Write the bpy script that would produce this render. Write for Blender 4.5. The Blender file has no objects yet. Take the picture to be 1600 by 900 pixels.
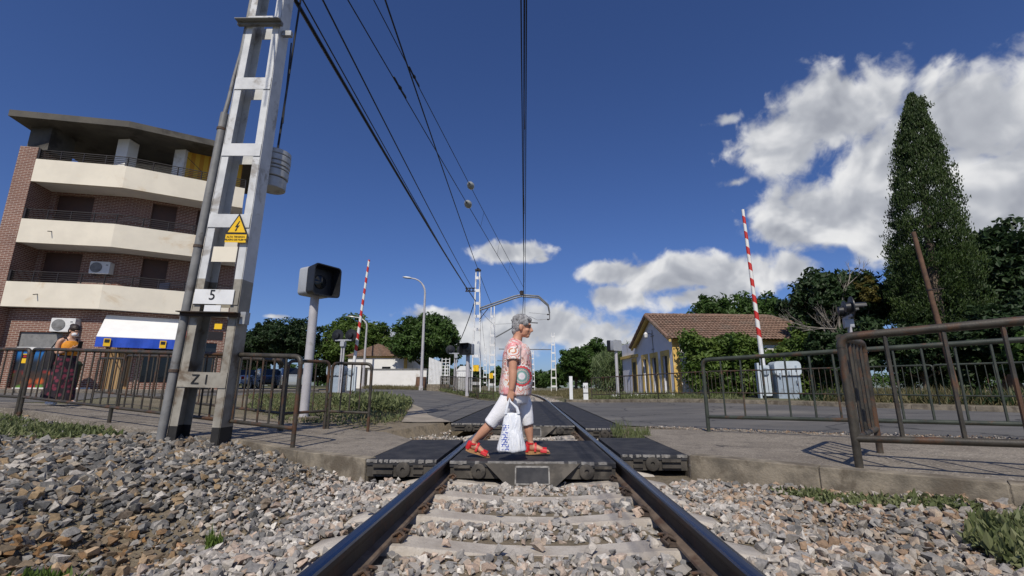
import bpy, bmesh, math, random
import numpy as np
from math import sin, cos, pi, radians, sqrt, atan2, hypot
from mathutils import Vector, Matrix, Euler, noise as mnoise
random.seed(7); rng = np.random.default_rng(7)
S = bpy.context.scene
COL = S.collection

# ---------------------------------------------------------------- camera
cam_d = bpy.data.cameras.new('camera'); cam = bpy.data.objects.new('camera', cam_d); COL.objects.link(cam)
cam_d.sensor_width = 36.0; cam_d.lens = 16.0; cam_d.clip_start = 0.05; cam_d.clip_end = 9000
PITCH = math.atan(156/711); YAW = math.atan(32/(711/math.cos(PITCH)))
cam.location = (0.01, 0, 0.70); cam.rotation_euler = (pi/2+PITCH, 0, YAW)
S.camera = cam
S.render.resolution_x = 1024; S.render.resolution_y = 576

# ---------------------------------------------------------------- sun, sky, exposure
SUN_EL, SUN_AZ = radians(47.5), radians(186.0)      # azimuth clockwise from +Y: behind the camera, a little to the left
sd = bpy.data.lights.new('sun', 'SUN'); sun = bpy.data.objects.new('sun', sd); COL.objects.link(sun)
sd.energy = 5.0; sd.angle = radians(0.53); sd.color = (1.0, 0.93, 0.82)
to_sun = Vector((sin(SUN_AZ)*cos(SUN_EL), cos(SUN_AZ)*cos(SUN_EL), sin(SUN_EL)))
sun.rotation_euler = to_sun.to_track_quat('Z', 'Y').to_euler(); sun.location = (0, -20, 30)
vs = S.view_settings; vs.view_transform = 'Standard'; vs.look = 'None'; vs.gamma = 1; vs.exposure = -0.38
try: vs.use_curve_mapping = False
except Exception: pass

W = bpy.data.worlds.new('World'); S.world = W; W.use_nodes = True
wn, wl = W.node_tree.nodes, W.node_tree.links
wn.clear()

class NT:
    """tiny helper to write node graphs"""
    def __init__(s, tree): s.n = tree.nodes; s.l = tree.links
    def put(s, sock, v):
        if v is None: return
        if hasattr(v, 'is_linked') or hasattr(v, 'links'): s.l.new(v, sock)
        else: sock.default_value = v
    def math(s, op, a, b=None, c=None, clamp=False):
        n = s.n.new('ShaderNodeMath'); n.operation = op; n.use_clamp = clamp
        s.put(n.inputs[0], a)
        if b is not None: s.put(n.inputs[1], b)
        if c is not None: s.put(n.inputs[2], c)
        return n.outputs[0]
    def vmath(s, op, a, b=None, scale=None):
        n = s.n.new('ShaderNodeVectorMath'); n.operation = op
        s.put(n.inputs[0], a)
        if b is not None: s.put(n.inputs[1], b)
        if scale is not None: s.put(n.inputs['Scale'], scale)
        return n.outputs['Value'] if op in ('LENGTH', 'DOT_PRODUCT', 'DISTANCE') else n.outputs[0]
    def mix(s, f, a, b, typ='MIX'):
        n = s.n.new('ShaderNodeMix'); n.data_type = 'RGBA'; n.blend_type = typ
        s.put(n.inputs[0], f)
        for k, v in ((6, a), (7, b)):
            if isinstance(v, tuple) and len(v) == 3: v = (*v, 1)
            s.put(n.inputs[k], v)
        return n.outputs[2]
    def noise(s, vec, scale, detail=3, rough=.55, dist=0., out='Fac'):
        n = s.n.new('ShaderNodeTexNoise'); s.put(n.inputs['Vector'], vec)
        n.inputs['Scale'].default_value = scale; n.inputs['Detail'].default_value = detail
        n.inputs['Roughness'].default_value = rough; n.inputs['Distortion'].default_value = dist
        return n.outputs[out]
    def vor(s, vec, scale, feature='F1', rnd=1., out='Distance'):
        n = s.n.new('ShaderNodeTexVoronoi'); n.feature = feature; s.put(n.inputs['Vector'], vec)
        n.inputs['Scale'].default_value = scale; n.inputs['Randomness'].default_value = rnd
        return n.outputs[out]
    def smooth(s, x, lo, hi, a=0., b=1.):
        n = s.n.new('ShaderNodeMapRange'); n.interpolation_type = 'SMOOTHSTEP'
        s.put(n.inputs[0], x); n.inputs[1].default_value = lo; n.inputs[2].default_value = hi
        n.inputs[3].default_value = a; n.inputs[4].default_value = b
        return n.outputs[0]
    def ramp(s, x, stops, interp='LINEAR'):
        n = s.n.new('ShaderNodeValToRGB'); s.put(n.inputs[0], x); e = n.color_ramp; e.interpolation = interp
        while len(e.elements) < len(stops): e.elements.new(.5)
        for el, (p, c) in zip(e.elements, stops): el.position = p; el.color = (*c, 1)
        return n.outputs[0]
    def sep(s, v):
        n = s.n.new('ShaderNodeSeparateXYZ'); s.put(n.inputs[0], v); return n.outputs
    def comb(s, x, y, z):
        n = s.n.new('ShaderNodeCombineXYZ')
        for k, v in enumerate((x, y, z)): s.put(n.inputs[k], v)
        return n.outputs[0]

# clouds: cumulus heaps (azimuth, elevation, half width, half height, in degrees) on a dome of sky
HEAPS = [(35, 26.8, 6.3, 3.6), (31.5, 26.2, 4.9, 3.2), (40, 20.8, 5.7, 4.6), (45.5, 22.7, 5.3, 4.5), (47.5, 16.4, 4.4, 6.3),
 (34.3, 17.9, 7.2, 3.4), (40.8, 16.4, 5.9, 4.1), (29.8, 17.6, 3.1, 2.2), (25.6, 29.6, 3.2, .99),
 (25.5, 22.8, 2.6, .98), (10.6, 14, 4.6, 1.3), (17.4, 13.2, 8.1, 2.2), (25.1, 12.8, 5.9, 2.4), (10.4, 10.9, 3.4, 1.5),
 (20.7, 10.3, 5.6, 1.4), (29.5, 12.6, 3, 1.6), (-10.6, 8.3, 4.8, 1.3), (-4.1, 6.7, 6.4, 2.8), (3.1, 7.9, 7.1, 2.6),
 (7.9, 6.3, 5.4, 2.3), (-2.5, 16.8, 4.4, 1.3), (1.2, 16, 2, .8), (-30.2, 7.8, 1.6, .4), (-15.2, 5.8, 6.9, 1.7), (13.1, 5, 4.5, 1.5),
 (70, 20, 12, 6), (60, 12, 9, 3), (105, 24, 14, 5), (95, 9, 12, 3), (150, 18, 12, 5), (-80, 9, 14, 2.5), (-120, 20, 13, 5), (-160, 11, 14, 3.5), (-50, 5, 8, 1.2)]
grp = bpy.data.node_groups.new('cloud_field', 'ShaderNodeTree')
grp.interface.new_socket('Dir', in_out='INPUT', socket_type='NodeSocketVector')
grp.interface.new_socket('D', in_out='OUTPUT', socket_type='NodeSocketFloat')
g_ = NT(grp); gi = grp.nodes.new('NodeGroupInput'); go = grp.nodes.new('NodeGroupOutput')
ae = g_.sep(gi.outputs[0])                     # already (azimuth, elevation, 0) in degrees
field = None
for (a, e, ra, re) in HEAPS:
    wk = -.14 if re > 1. else .38                      # small shreds are thin
    if a > 28 and e > 14 and a < 60: wk = -.28         # the big heap is dense
    v_ = g_.vmath('MULTIPLY_ADD' if False else 'MULTIPLY', g_.vmath('SUBTRACT', gi.outputs[0], (float(a), float(e), 0.)), (1/ra, 1/re, 0.))
    d = g_.math('ADD', g_.vmath('LENGTH', v_), wk)
    field = d if field is None else g_.math('SMOOTH_MIN', field, d, .25)
field = g_.math('SUBTRACT', 1.0, field)
grp.links.new(field, go.inputs[0])

w_ = NT(W.node_tree)
tc = wn.new('ShaderNodeTexCoord')
dx, dy, dz = w_.sep(tc.outputs['Generated'])
az = w_.math('MULTIPLY', w_.math('ARCTAN2', dx, dy), 180/pi)
el = w_.math('MULTIPLY', w_.math('ARCSINE', dz), 180/pi)
ae = w_.comb(az, el, 0.0)
hn = wn.new('ShaderNodeGroup'); hn.node_tree = grp; wl.new(ae, hn.inputs[0]); heap = hn.outputs[0]
def billow(v, det=6, k2=.95):
    n1 = w_.noise(v, .16, det, .52, .5); r_ = w_.math('MULTIPLY', w_.math('SUBTRACT', n1, .46), 2.9)
    if k2: r_ = w_.math('ADD', r_, w_.math('MULTIPLY', w_.math('SUBTRACT', w_.noise(v, .7, 3, .55, .4), .5), k2))
    return r_
b0 = billow(ae); s0 = billow(ae, 3, 0); s1 = billow(w_.vmath('ADD', ae, (-.6, 1.7, 0.)), 3, 0)
c0 = w_.math('ADD', w_.math('MULTIPLY', heap, 1.2), b0); c1 = w_.math('ADD', c0, w_.math('SUBTRACT', s1, s0))
cover = w_.smooth(c0, -.10, .68)
cover = w_.math('MULTIPLY', cover, w_.smooth(el, -1., 3.))
shade = w_.math('ADD', .56, w_.math('MULTIPLY', w_.math('SUBTRACT', c0, c1), .85), clamp=True)
thick = w_.smooth(c0, .35, 1.5)
shade = w_.math('SUBTRACT', shade, w_.math('MULTIPLY', thick, .28), clamp=True)
ccol = w_.ramp(shade, [(0, (5.2, 5.5, 6.3)), (.4, (7.4, 7.7, 8.4)), (.75, (11.2, 11.3, 11.6)), (1, (13., 13., 13.))])
sky = wn.new('ShaderNodeTexSky'); sky.sky_type = 'NISHITA'; sky.sun_disc = False
sky.sun_elevation = SUN_EL; sky.sun_rotation = SUN_AZ; sky.altitude = 150; sky.air_density = 1.0; sky.dust_density = .6; sky.ozone_density = 3.0
deep = w_.mix(1.0, sky.outputs[0], (.70, .88, 1.36), 'MULTIPLY')
col = w_.mix(cover, deep, ccol)
bg = wn.new('ShaderNodeBackground'); wl.new(col, bg.inputs[0]); bg.inputs[1].default_value = 0.085
wo = wn.new('ShaderNodeOutputWorld'); wl.new(bg.outputs[0], wo.inputs[0])

# ---------------------------------------------------------------- materials
MATS = {}
def newmat(name):
    m = bpy.data.materials.new(name); m.use_nodes = True; m.node_tree.nodes.clear()
    t = NT(m.node_tree); p = t.n.new('ShaderNodeBsdfPrincipled'); o = t.n.new('ShaderNodeOutputMaterial')
    t.l.new(p.outputs[0], o.inputs[0]); MATS[name] = m
    tcn = t.n.new('ShaderNodeTexCoord')
    return m, t, p, tcn
def bump(t, p, h, strength=.3, dist=.01):
    b = t.n.new('ShaderNodeBump'); b.inputs['Strength'].default_value = strength; b.inputs['Distance'].default_value = dist
    t.put(b.inputs['Height'], h); t.l.new(b.outputs[0], p.inputs['Normal'])
def mat(name, col, rough=.6, metal=0., var=.25, scale=6., col2=None, bmp=.15, bscale=60., amt=.5, bdist=.004, spec=.5):
    m, t, p, tcn = newmat(name)
    v = tcn.outputs['Object']
    n = t.noise(v, scale, 5, .62)
    a = tuple(max(0, c*(1-var)) for c in col); b = tuple(c*(1+var) for c in col)
    c = t.mix(t.smooth(n, .3, .7), a, b)
    if col2: c = t.mix(t.smooth(t.noise(v, scale*.6, 6, .65, .4), .62-amt*.25, .72-amt*.15), c, col2)
    t.l.new(c, p.inputs['Base Color'])
    t.put(p.inputs['Roughness'], t.smooth(n, .2, .8, max(0, rough-.1), min(1, rough+.1))); p.inputs['Metallic'].default_value = metal
    p.inputs['Specular IOR Level'].default_value = spec
    if bmp: bump(t, p, t.noise(v, bscale, 4, .6), bmp, bdist)
    return m

mat('galv', (.42, .43, .43), .5, .35, .12, 5, (.24, .23, .22), .08, 80, .3)
mat('mast_paint', (.60, .61, .61), .5, .0, .12, 4, (.32, .30, .27), .08, 60, .35)
mat('mast_dull', (.30, .28, .235), .6, .0, .2, 4, (.15, .115, .08), .1, 60, .5)
mat('tar', (.018, .017, .016), .7, 0, .3, 9)
mat('fence_rust', (.046, .040, .030), .5, .0, .35, 7, (.095, .046, .022), .35, 90, .5)
mat('fence_green', (.040, .048, .036), .5, .0, .3, 6, (.10, .055, .03), .3, 90, .35)
mat('arm_steel', (.15, .155, .155), .5, .2, .15, 5, (.09, .085, .08), .1, 60, .3)
mat('dust', (.30, .26, .205), 1., 0, .2, 1.5, (.22, .19, .15), .5, 60, .5, .01)
mat('bin_green', (.012, .035, .022), .5, 0, .2, 5)
mat('pipe_grey', (.20, .20, .195), .55, 0, .15, 5, (.12, .11, .1), .1, 60, .3)
mat('black_plastic', (.012, .013, .016), .45, 0, .2, 4, None, .05)
mat('grey_plastic', (.36, .38, .41), .45, 0, .08, 3, None, .03)
mat('post_grey', (.44, .43, .45), .5, 0, .08, 4, (.3, .29, .28), .05, 60, .25)
mat('cabinet', (.30, .36, .42), .45, 0, .08, 3, (.22, .25, .28), .05, 60, .3)
mat('cabinet_light', (.50, .56, .60), .45, 0, .06, 3, None, .03)
mat('white_paint', (.72, .73, .73), .55, 0, .06, 3, (.5, .48, .44), .06, 40, .25)
mat('wire', (.012, .012, .013), .5, .3, .1, 2, None, 0)
mat('insulator', (.32, .33, .31), .25, 0, .1, 9, None, 0)
mat('yellow_sign', (.85, .52, .012), .45, 0, .04, 5, None, 0)
mat('sign_black', (.012, .012, .012), .5, 0, .1, 5, None, 0)
mat('sign_red', (.45, .02, .02), .5, 0, .1, 5, None, 0)
mat('sign_white', (.72, .72, .70), .5, 0, .06, 5, None, 0)
mat('sign_blue', (.012, .07, .48), .6, 0, .15, 3, None, .05)
mat('canvas', (.80, .80, .77), .8, 0, .05, 2, None, .1, 30)
mat('stone_panel', (.76, .70, .57), .6, 0, .06, .9, (.66, .55, .39), .06, 12, .2)
mat('roof_slab', (.085, .078, .065), .8, 0, .3, 1.2, (.04, .035, .03), .2, 10, .4)
mat('balcony_steel', (.022, .017, .015), .5, 0, .2, 4, None, 0)
mat('shutter', (.075, .038, .027), .6, 0, .15, 2, None, 0)
mat('glass_dark', (.012, .014, .017), .08, 0, .1, 2, None, 0)
mat('plaster', (.66, .67, .73), .85, 0, .05, 1.2, (.50, .50, .52), .15, 25, .25)
mat('white_wall', (.78, .77, .74), .85, 0, .05, .8, (.55, .52, .47), .12, 20, .25)
mat('ochre', (.62, .44, .13), .8, 0, .15, 2, (.45, .33, .14), .15, 25, .4)
mat('yellow_wall', (.66, .44, .13), .8, 0, .15, 2, (.7, .62, .45), .1, 25, .4)
mat('dark_door', (.035, .03, .02), .5, 0, .25, 3, None, .1, 20)
mat('wood_pole', (.12, .066, .04), .8, 0, .35, 3, (.055, .035, .025), .4, 40, .4)
mat('bark', (.11, .085, .062), .9, 0, .35, 4, (.05, .04, .03), .6, 20, .4, .02)
mat('dead_wood', (.26, .235, .20), .9, 0, .25, 4, (.12, .10, .08), .4, 20, .45, .01)
mat('kerb_stone', (.21, .18, .135), .9, 0, .4, 5, (.12, .098, .07), .5, 45, .62, .012)
mat('skin', (.50, .255, .16), .5, 0, .07, 14, None, .05, 120)
mat('skin2', (.52, .30, .20), .5, 0, .06, 14, None, .05, 120)
mat('hair_grey', (.22, .22, .225), .55, 0, .5, 45, (.42, .42, .42), .8, 120, .55, .01)
mat('hair_dark', (.018, .010, .007), .5, 0, .4, 45, (.05, .02, .012), .6, 120, .4, .01)
mat('trousers', (.78, .78, .80), .8, 0, .03, 6, None, .35, 9, .5, .03)
mat('red_leather', (.55, .018, .02), .4, 0, .12, 20, None, .1, 100)
mat('cork', (.42, .22, .09), .8, 0, .2, 60, None, .3, 120)
mat('orange_cloth', (.72, .28, .02), .8, 0, .1, 12, None, .4, 18, .5, .02)
mat('mask', (.72, .74, .76), .8, 0, .05, 12, None, .1)
mat('dark_cloth', (.016, .014, .018), .85, 0, .3, 10, None, .3, 14, .5, .02)
mat('tyre', (.012, .012, .012), .8, 0, .2, 8, None, .1)
mat('rim', (.45, .45, .46), .3, .8, .1, 8, None, 0)
mat('tail_red', (.35, .01, .01), .2, 0, .1, 8, None, 0)
mat('plastic_chair', (.02, .025, .05), .4, 0, .1, 8, None, 0)
for nm, c in (('car_silver', (.42, .45, .44)), ('car_dark', (.02, .022, .028)), ('car_white', (.7, .7, .7)), ('car_blue', (.05, .09, .2))):
    m = mat(nm, c, .25, .2, .04, 2, None, 0)
    m.node_tree.nodes['Principled BSDF'].inputs['Coat Weight'].default_value = .6

# rail steel
m, t, p, tcn = newmat('rail_head'); v = tcn.outputs['Object']
n = t.noise(t.vmath('MULTIPLY', v, (60., .6, 60.)), 1, 4)
t.l.new(t.mix(n, (.10, .11, .14), (.17, .18, .21)), p.inputs['Base Color']); p.inputs['Metallic'].default_value = 1
t.put(p.inputs['Roughness'], t.smooth(n, .2, .8, .22, .36))
mat('rail_side', (.030, .022, .018), .7, .0, .4, 6, (.07, .035, .02), .3, 50, .4)
mat('rail_foot', (.13, .095, .068), .85, .0, .3, 8, (.08, .045, .028), .4, 60, .4)
mat('clip', (.085, .062, .048), .75, .2, .3, 25, (.14, .075, .04), .3, 90, .4)

# rubber deck with a fine moulded tread
m, t, p, tcn = newmat('rubber'); v = tcn.outputs['Object']
n = t.noise(v, 5, 6, .65); n2 = t.noise(t.vmath('MULTIPLY', v, (2., 14., 4.)), 2, 5, .6)
c = t.mix(t.smooth(n, .3, .75), (.018, .019, .023), (.052, .051, .053))
c = t.mix(t.smooth(n2, .6, .78), c, (.085, .08, .072))
t.l.new(c, p.inputs['Base Color']); p.inputs['Roughness'].default_value = .74; p.inputs['Specular IOR Level'].default_value = .3
sx = t.sep(v); wv = t.math('SINE', t.math('MULTIPLY', sx[1], 2*pi/.05))
bump(t, p, t.math('ADD', t.math('MULTIPLY', wv, .35), t.noise(v, 130, 3)), .35, .006)
mat('rubber_side', (.052, .046, .038), .85, 0, .35, 7, (.105, .092, .075), .35, 60, .5)
mat('rubber_pale', (.20, .19, .175), .85, 0, .5, 16, (.3, .29, .27), .4, 70, .35)

# concretes, asphalt, earth
m, t, p, tcn = newmat('sleeper'); v = tcn.outputs['Object']
n = t.noise(v, 4, 6, .65); n2 = t.noise(v, 90, 3)
c = t.mix(t.smooth(n, .3, .7), (.34, .30, .255), (.50, .46, .40)); c = t.mix(t.smooth(t.noise(v, 9, 5, .7, .5), .58, .75), c, (.27, .205, .14))
c = t.mix(t.smooth(n2, .55, .8), c, (.24, .22, .2)); t.l.new(c, p.inputs['Base Color']); p.inputs['Roughness'].default_value = .9
bump(t, p, t.math('ADD', n2, t.noise(v, 25, 5, .65)), .5, .008)

m, t, p, tcn = newmat('pavement'); v = tcn.outputs['Object']
n = t.noise(v, 1.1, 7, .68, .3); n2 = t.noise(v, 55, 4, .7); n3 = t.noise(v, 7, 5, .65, .3)
c = t.mix(t.smooth(n, .3, .7), (.165, .14, .11), (.30, .262, .21)); c = t.mix(t.smooth(n3, .5, .7), c, (.13, .112, .092))
c = t.mix(t.smooth(n2, .47, .66), c, (.095, .083, .07)); c = t.mix(t.smooth(t.noise(v, 38, 3), .58, .7), c, (.42, .38, .32))
cr = t.vor(t.vmath('ADD', v, t.vmath('SCALE', t.noise(v, 3, 4, out='Color'), None, .35)), .9, 'DISTANCE_TO_EDGE')
ck = t.math('MULTIPLY', t.smooth(cr, .004, .018, 1, 0), t.smooth(t.noise(v, .9, 3), .52, .62))
c = t.mix(ck, c, (.05, .045, .04)); t.l.new(c, p.inputs['Base Color']); p.inputs['Roughness'].default_value = .92
bump(t, p, t.math('SUBTRACT', t.math('ADD', t.math('MULTIPLY', n2, .6), t.math('MULTIPLY', n3, .6)), ck), .6, .012)

m, t, p, tcn = newmat('asphalt'); v = tcn.outputs['Object']
n = t.noise(t.vmath('MULTIPLY', v, (.35, .9, 1.)), .8, 6, .65, .4); n2 = t.noise(v, 70, 3, .7); n3 = t.noise(v, .25, 4, .6)
c = t.mix(t.smooth(n, .32, .7), (.078, .075, .072), (.135, .129, .12)); c = t.mix(t.smooth(n3, .5, .72), c, (.185, .168, .145))
c = t.mix(t.smooth(n2, .55, .75), c, (.2, .19, .175))
cr = t.vor(t.vmath('ADD', v, t.vmath('SCALE', t.noise(v, 1.5, 4, out='Color'), None, .6)), .35, 'DISTANCE_TO_EDGE')
ck = t.smooth(cr, .003, .014, 1, 0); c = t.mix(t.math('MULTIPLY', ck, .8), c, (.02, .02, .02))
t.l.new(c, p.inputs['Base Color']); p.inputs['Roughness'].default_value = .85
bump(t, p, t.math('SUBTRACT', n2, ck), .45, .008)

m, t, p, tcn = newmat('earth'); v = tcn.outputs['Object']
n = t.noise(v, .35, 8, .65, .3); n2 = t.noise(v, 6, 6, .7); n3 = t.noise(v, 45, 4, .7)
c = t.mix(t.smooth(n, .35, .65), (.17, .135, .09), (.25, .205, .14)); c = t.mix(t.smooth(n2, .5, .7), c, (.115, .095, .065))
far = t.noise(v, .05, 6, .6); c = t.mix(t.smooth(far, .42, .6), c, (.10, .105, .045)); c = t.mix(t.smooth(n3, .55, .75), c, (.29, .255, .205))
t.l.new(c, p.inputs['Base Color']); p.inputs['Roughness'].default_value = 1
bump(t, p, t.math('ADD', n3, t.math('MULTIPLY', n2, 2.)), .8, .03)

# ballast stone: the tint is stored per stone
m, t, p, tcn = newmat('stone'); v = tcn.outputs['Object']
at = t.n.new('ShaderNodeAttribute'); at.attribute_name = 'tint'
n = t.noise(v, 55, 5, .65); n2 = t.noise(v, 14, 3)
c = t.mix(t.smooth(n, .25, .75), t.mix(1., at.outputs['Color'], (.66, .66, .66), 'MULTIPLY'), t.mix(1., at.outputs['Color'], (1.25, 1.23, 1.2), 'MULTIPLY'))
c = t.mix(t.smooth(n2, .6, .75, 0, .5), c, (.36, .29, .22)); t.l.new(c, p.inputs['Base Color']); p.inputs['Roughness'].default_value = .88
bump(t, p, n, .6, .006)

# brickwork (too far off to tell bricks apart)
m, t, p, tcn = newmat('brick'); uv = tcn.outputs['UV']
b = t.n.new('ShaderNodeTexBrick'); t.l.new(uv, b.inputs['Vector']); b.inputs['Scale'].default_value = 1
b.inputs['Brick Width'].default_value = .26; b.inputs['Row Height'].default_value = .085; b.inputs['Mortar Size'].default_value = .012; b.inputs['Mortar Smooth'].default_value = .2
b.inputs['Color1'].default_value = (.22, .098, .066, 1); b.inputs['Color2'].default_value = (.155, .064, .046, 1); b.inputs['Mortar'].default_value = (.44, .37, .31, 1); b.inputs['Bias'].default_value = -.1
c = t.mix(t.smooth(t.noise(uv, .7, 5), .35, .75, 0, .35), b.outputs['Color'], (.12, .06, .045)); t.l.new(c, p.inputs['Base Color']); p.inputs['Roughness'].default_value = .9
bump(t, p, b.outputs['Fac'], -.5, .008)

# terracotta
m, t, p, tcn = newmat('terracotta'); v = tcn.outputs['Object']
n = t.noise(v, 3.3, 5, .7); n2 = t.noise(v, 1.0, 5, .6)
c = t.mix(t.smooth(n, .3, .7), (.135, .085, .06), (.25, .155, .11)); c = t.mix(t.smooth(n2, .5, .7), c, (.17, .125, .095)); c = t.mix(t.smooth(t.noise(v, 9, 3), .58, .72), c, (.36, .27, .2))
t.l.new(c, p.inputs['Base Color']); p.inputs['Roughness'].default_value = .9; bump(t, p, n, .4, .02)

# red and white barrier stripes (painted), running askew round the boom
m, t, p, tcn = newmat('boom_stripe'); v = tcn.outputs['Object']; sx = t.sep(v)
f = t.math('FRACT', t.math('MULTIPLY', t.math('ADD', sx[2], t.math('MULTIPLY', sx[0], .9)), 1/.72))
c = t.mix(t.math('GREATER_THAN', f, .52), (.74, .73, .70), (.52, .025, .018))
c = t.mix(t.smooth(t.noise(v, 6, 5), .6, .8, 0, .4), c, (.3, .25, .22)); t.l.new(c, p.inputs['Base Color']); p.inputs['Roughness'].default_value = .5

# yellow and pale striped awning cloth
m, t, p, tcn = newmat('striped_awning'); sx = t.sep(tcn.outputs['Object'])
f = t.math('FRACT', t.math('MULTIPLY', t.math('ADD', sx[0], t.math('MULTIPLY', sx[1], .6)), 1/.46))
t.l.new(t.mix(t.math('GREATER_THAN', f, .5), (.62, .36, .03), (.50, .22, .015)), p.inputs['Base Color']); p.inputs['Roughness'].default_value = .8
# bamboo strip curtain
m, t, p, tcn = newmat('bamboo'); sx = t.sep(tcn.outputs['Object'])
f = t.noise(t.comb(t.math('MULTIPLY', t.math('ADD', sx[0], sx[1]), 22.), 0., t.math('MULTIPLY', sx[2], .3)), 1, 2)
t.l.new(t.ramp(f, [(.35, (.03, .018, .008)), (.5, (.34, .2, .08)), (.65, (.52, .38, .2))]), p.inputs['Base Color']); p.inputs['Roughness'].default_value = .8
# shop-window print: blurred fruit and vegetables under a black and blue head
m, t, p, tcn = newmat('shop_print'); v = tcn.outputs['Object']; sx = t.sep(v)
vr = t.n.new('ShaderNodeTexVoronoi'); t.l.new(v, vr.inputs['Vector']); vr.inputs['Scale'].default_value = 2.6
fr = t.ramp(t.sep(vr.outputs['Color'])[0], [(0, (.5, .04, .015)), (.3, (.6, .12, .02)), (.5, (.12, .28, .04)), (.7, (.5, .03, .02)), (.85, (.55, .3, .05))], 'CONSTANT')
c = t.mix(t.smooth(vr.outputs['Distance'], .15, .6), fr, (.05, .03, .02)); c = t.mix(t.smooth(sx[2], .75, .98), c, (.018, .02, .024)); c = t.mix(t.smooth(sx[2], 1.25, 1.75), c, (.02, .16, .45))
t.l.new(c, p.inputs['Base Color']); p.inputs['Roughness'].default_value = .25

# foliage
def leafmat(name, cols, trans=.35):
    m, t, p, tcn = newmat(name)
    at = t.n.new('ShaderNodeAttribute'); at.attribute_name = 'tint'
    t.l.new(t.ramp(t.sep(at.outputs['Color'])[0], [(i/(len(cols)-1), c) for i, c in enumerate(cols)]), p.inputs['Base Color'])
    p.inputs['Roughness'].default_value = .55; p.inputs['Specular IOR Level'].default_value = .35
    tr = t.n.new('ShaderNodeBsdfTranslucent'); t.l.new(p.inputs['Base Color'].links[0].from_socket, tr.inputs[0])
    mx = t.n.new('ShaderNodeMixShader'); mx.inputs[0].default_value = trans
    o = [n for n in t.n if n.type == 'OUTPUT_MATERIAL'][0]
    t.l.new(p.outputs[0], mx.inputs[1]); t.l.new(tr.outputs[0], mx.inputs[2]); t.l.new(mx.outputs[0], o.inputs[0])
leafmat('leaf_mid', [(.036, .072, .016), (.062, .12, .025), (.10, .17, .04)])
leafmat('leaf_dark', [(.016, .034, .012), (.028, .055, .017), (.045, .078, .026)], .25)
leafmat('leaf_bright', [(.055, .10, .018), (.10, .165, .03), (.16, .22, .05)])
leafmat('leaf_cypress', [(.016, .034, .006), (.032, .060, .010), (.060, .094, .016)], .2)
leafmat('leaf_reed', [(.085, .13, .045), (.14, .19, .075), (.20, .25, .12)])
leafmat('leaf_olive', [(.10, .085, .02), (.15, .13, .03), (.2, .16, .04)])
leafmat('weed', [(.10, .125, .045), (.155, .185, .075), (.24, .25, .12)])
leafmat('weed_dry', [(.12, .115, .05), (.19, .165, .08), (.27, .23, .12)])

# flowered blouse: pinkish ground, pale and rust blotches, one large ringed medallion on the belly
m, t, p, tcn = newmat('blouse'); v = tcn.outputs['Object']; sx = t.sep(v)
c = t.mix(t.smooth(t.noise(v, 7, 3), .4, .6), (.70, .26, .27), (.76, .52, .48))
b1 = t.vor(v, 9, 'SMOOTH_F1'); b2 = t.n.new('ShaderNodeTexVoronoi'); t.l.new(v, b2.inputs['Vector']); b2.inputs['Scale'].default_value = 8.5
rnd = t.sep(b2.outputs['Color'])[0]; ring = t.math('FRACT', t.math('MULTIPLY', b2.outputs['Distance'], 4.2))
fl = t.ramp(ring, [(0, (.76, .74, .70)), (.3, (.62, .10, .07)), (.5, (.75, .70, .64)), (.75, (.55, .20, .08)), (.9, (.70, .42, .38))], 'CONSTANT')
c = t.mix(t.math('GREATER_THAN', rnd, .30), c, fl)
c = t.mix(t.math('MULTIPLY', t.smooth(t.noise(v, 26, 2), .56, .62), .8), c, (.76, .74, .72))
c = t.mix(t.math('MULTIPLY', t.smooth(t.noise(v, 15, 2, .5, 1.), .62, .66), .8), c, (.20, .075, .05))
md = t.vmath('LENGTH', t.vmath('SUBTRACT', t.comb(sx[0], 0., sx[2]), (.085, 0., .815)))
ang = t.math('ARCTAN2', t.math('SUBTRACT', sx[0], .085), t.math('SUBTRACT', sx[2], .815))
md = t.math('ADD', md, t.math('MULTIPLY', t.math('SINE', t.math('MULTIPLY', ang, 20.)), .004))
med = t.ramp(t.math('MULTIPLY', md, 1/.12), [(0, (.7, .62, .66)), (.16, (.72, .70, .72)), (.3, (.20, .36, .33)), (.5, (.62, .45, .42)), (.58, (.10, .30, .27)), (.68, (.60, .07, .08)), (.88, (.76, .74, .71))], 'CONSTANT')
c = t.mix(t.math('MULTIPLY', t.math('LESS_THAN', md, .12), t.math('LESS_THAN', sx[1], .02)), c, med)
t.l.new(c, p.inputs['Base Color']); p.inputs['Roughness'].default_value = .8
bump(t, p, t.noise(v, 9, 3, .5, .8), .5, .03)
# dark flowered skirt
m, t, p, tcn = newmat('skirt'); v = tcn.outputs['Object']
c = t.mix(t.smooth(t.vor(v, 11, 'F1'), .25, .5), (.16, .022, .045), (.014, .008, .014)); t.l.new(c, p.inputs['Base Color']); p.inputs['Roughness'].default_value = .85
bump(t, p, t.noise(t.vmath('MULTIPLY', v, (3., 3., .5)), 6, 3), .7, .04)
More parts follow.
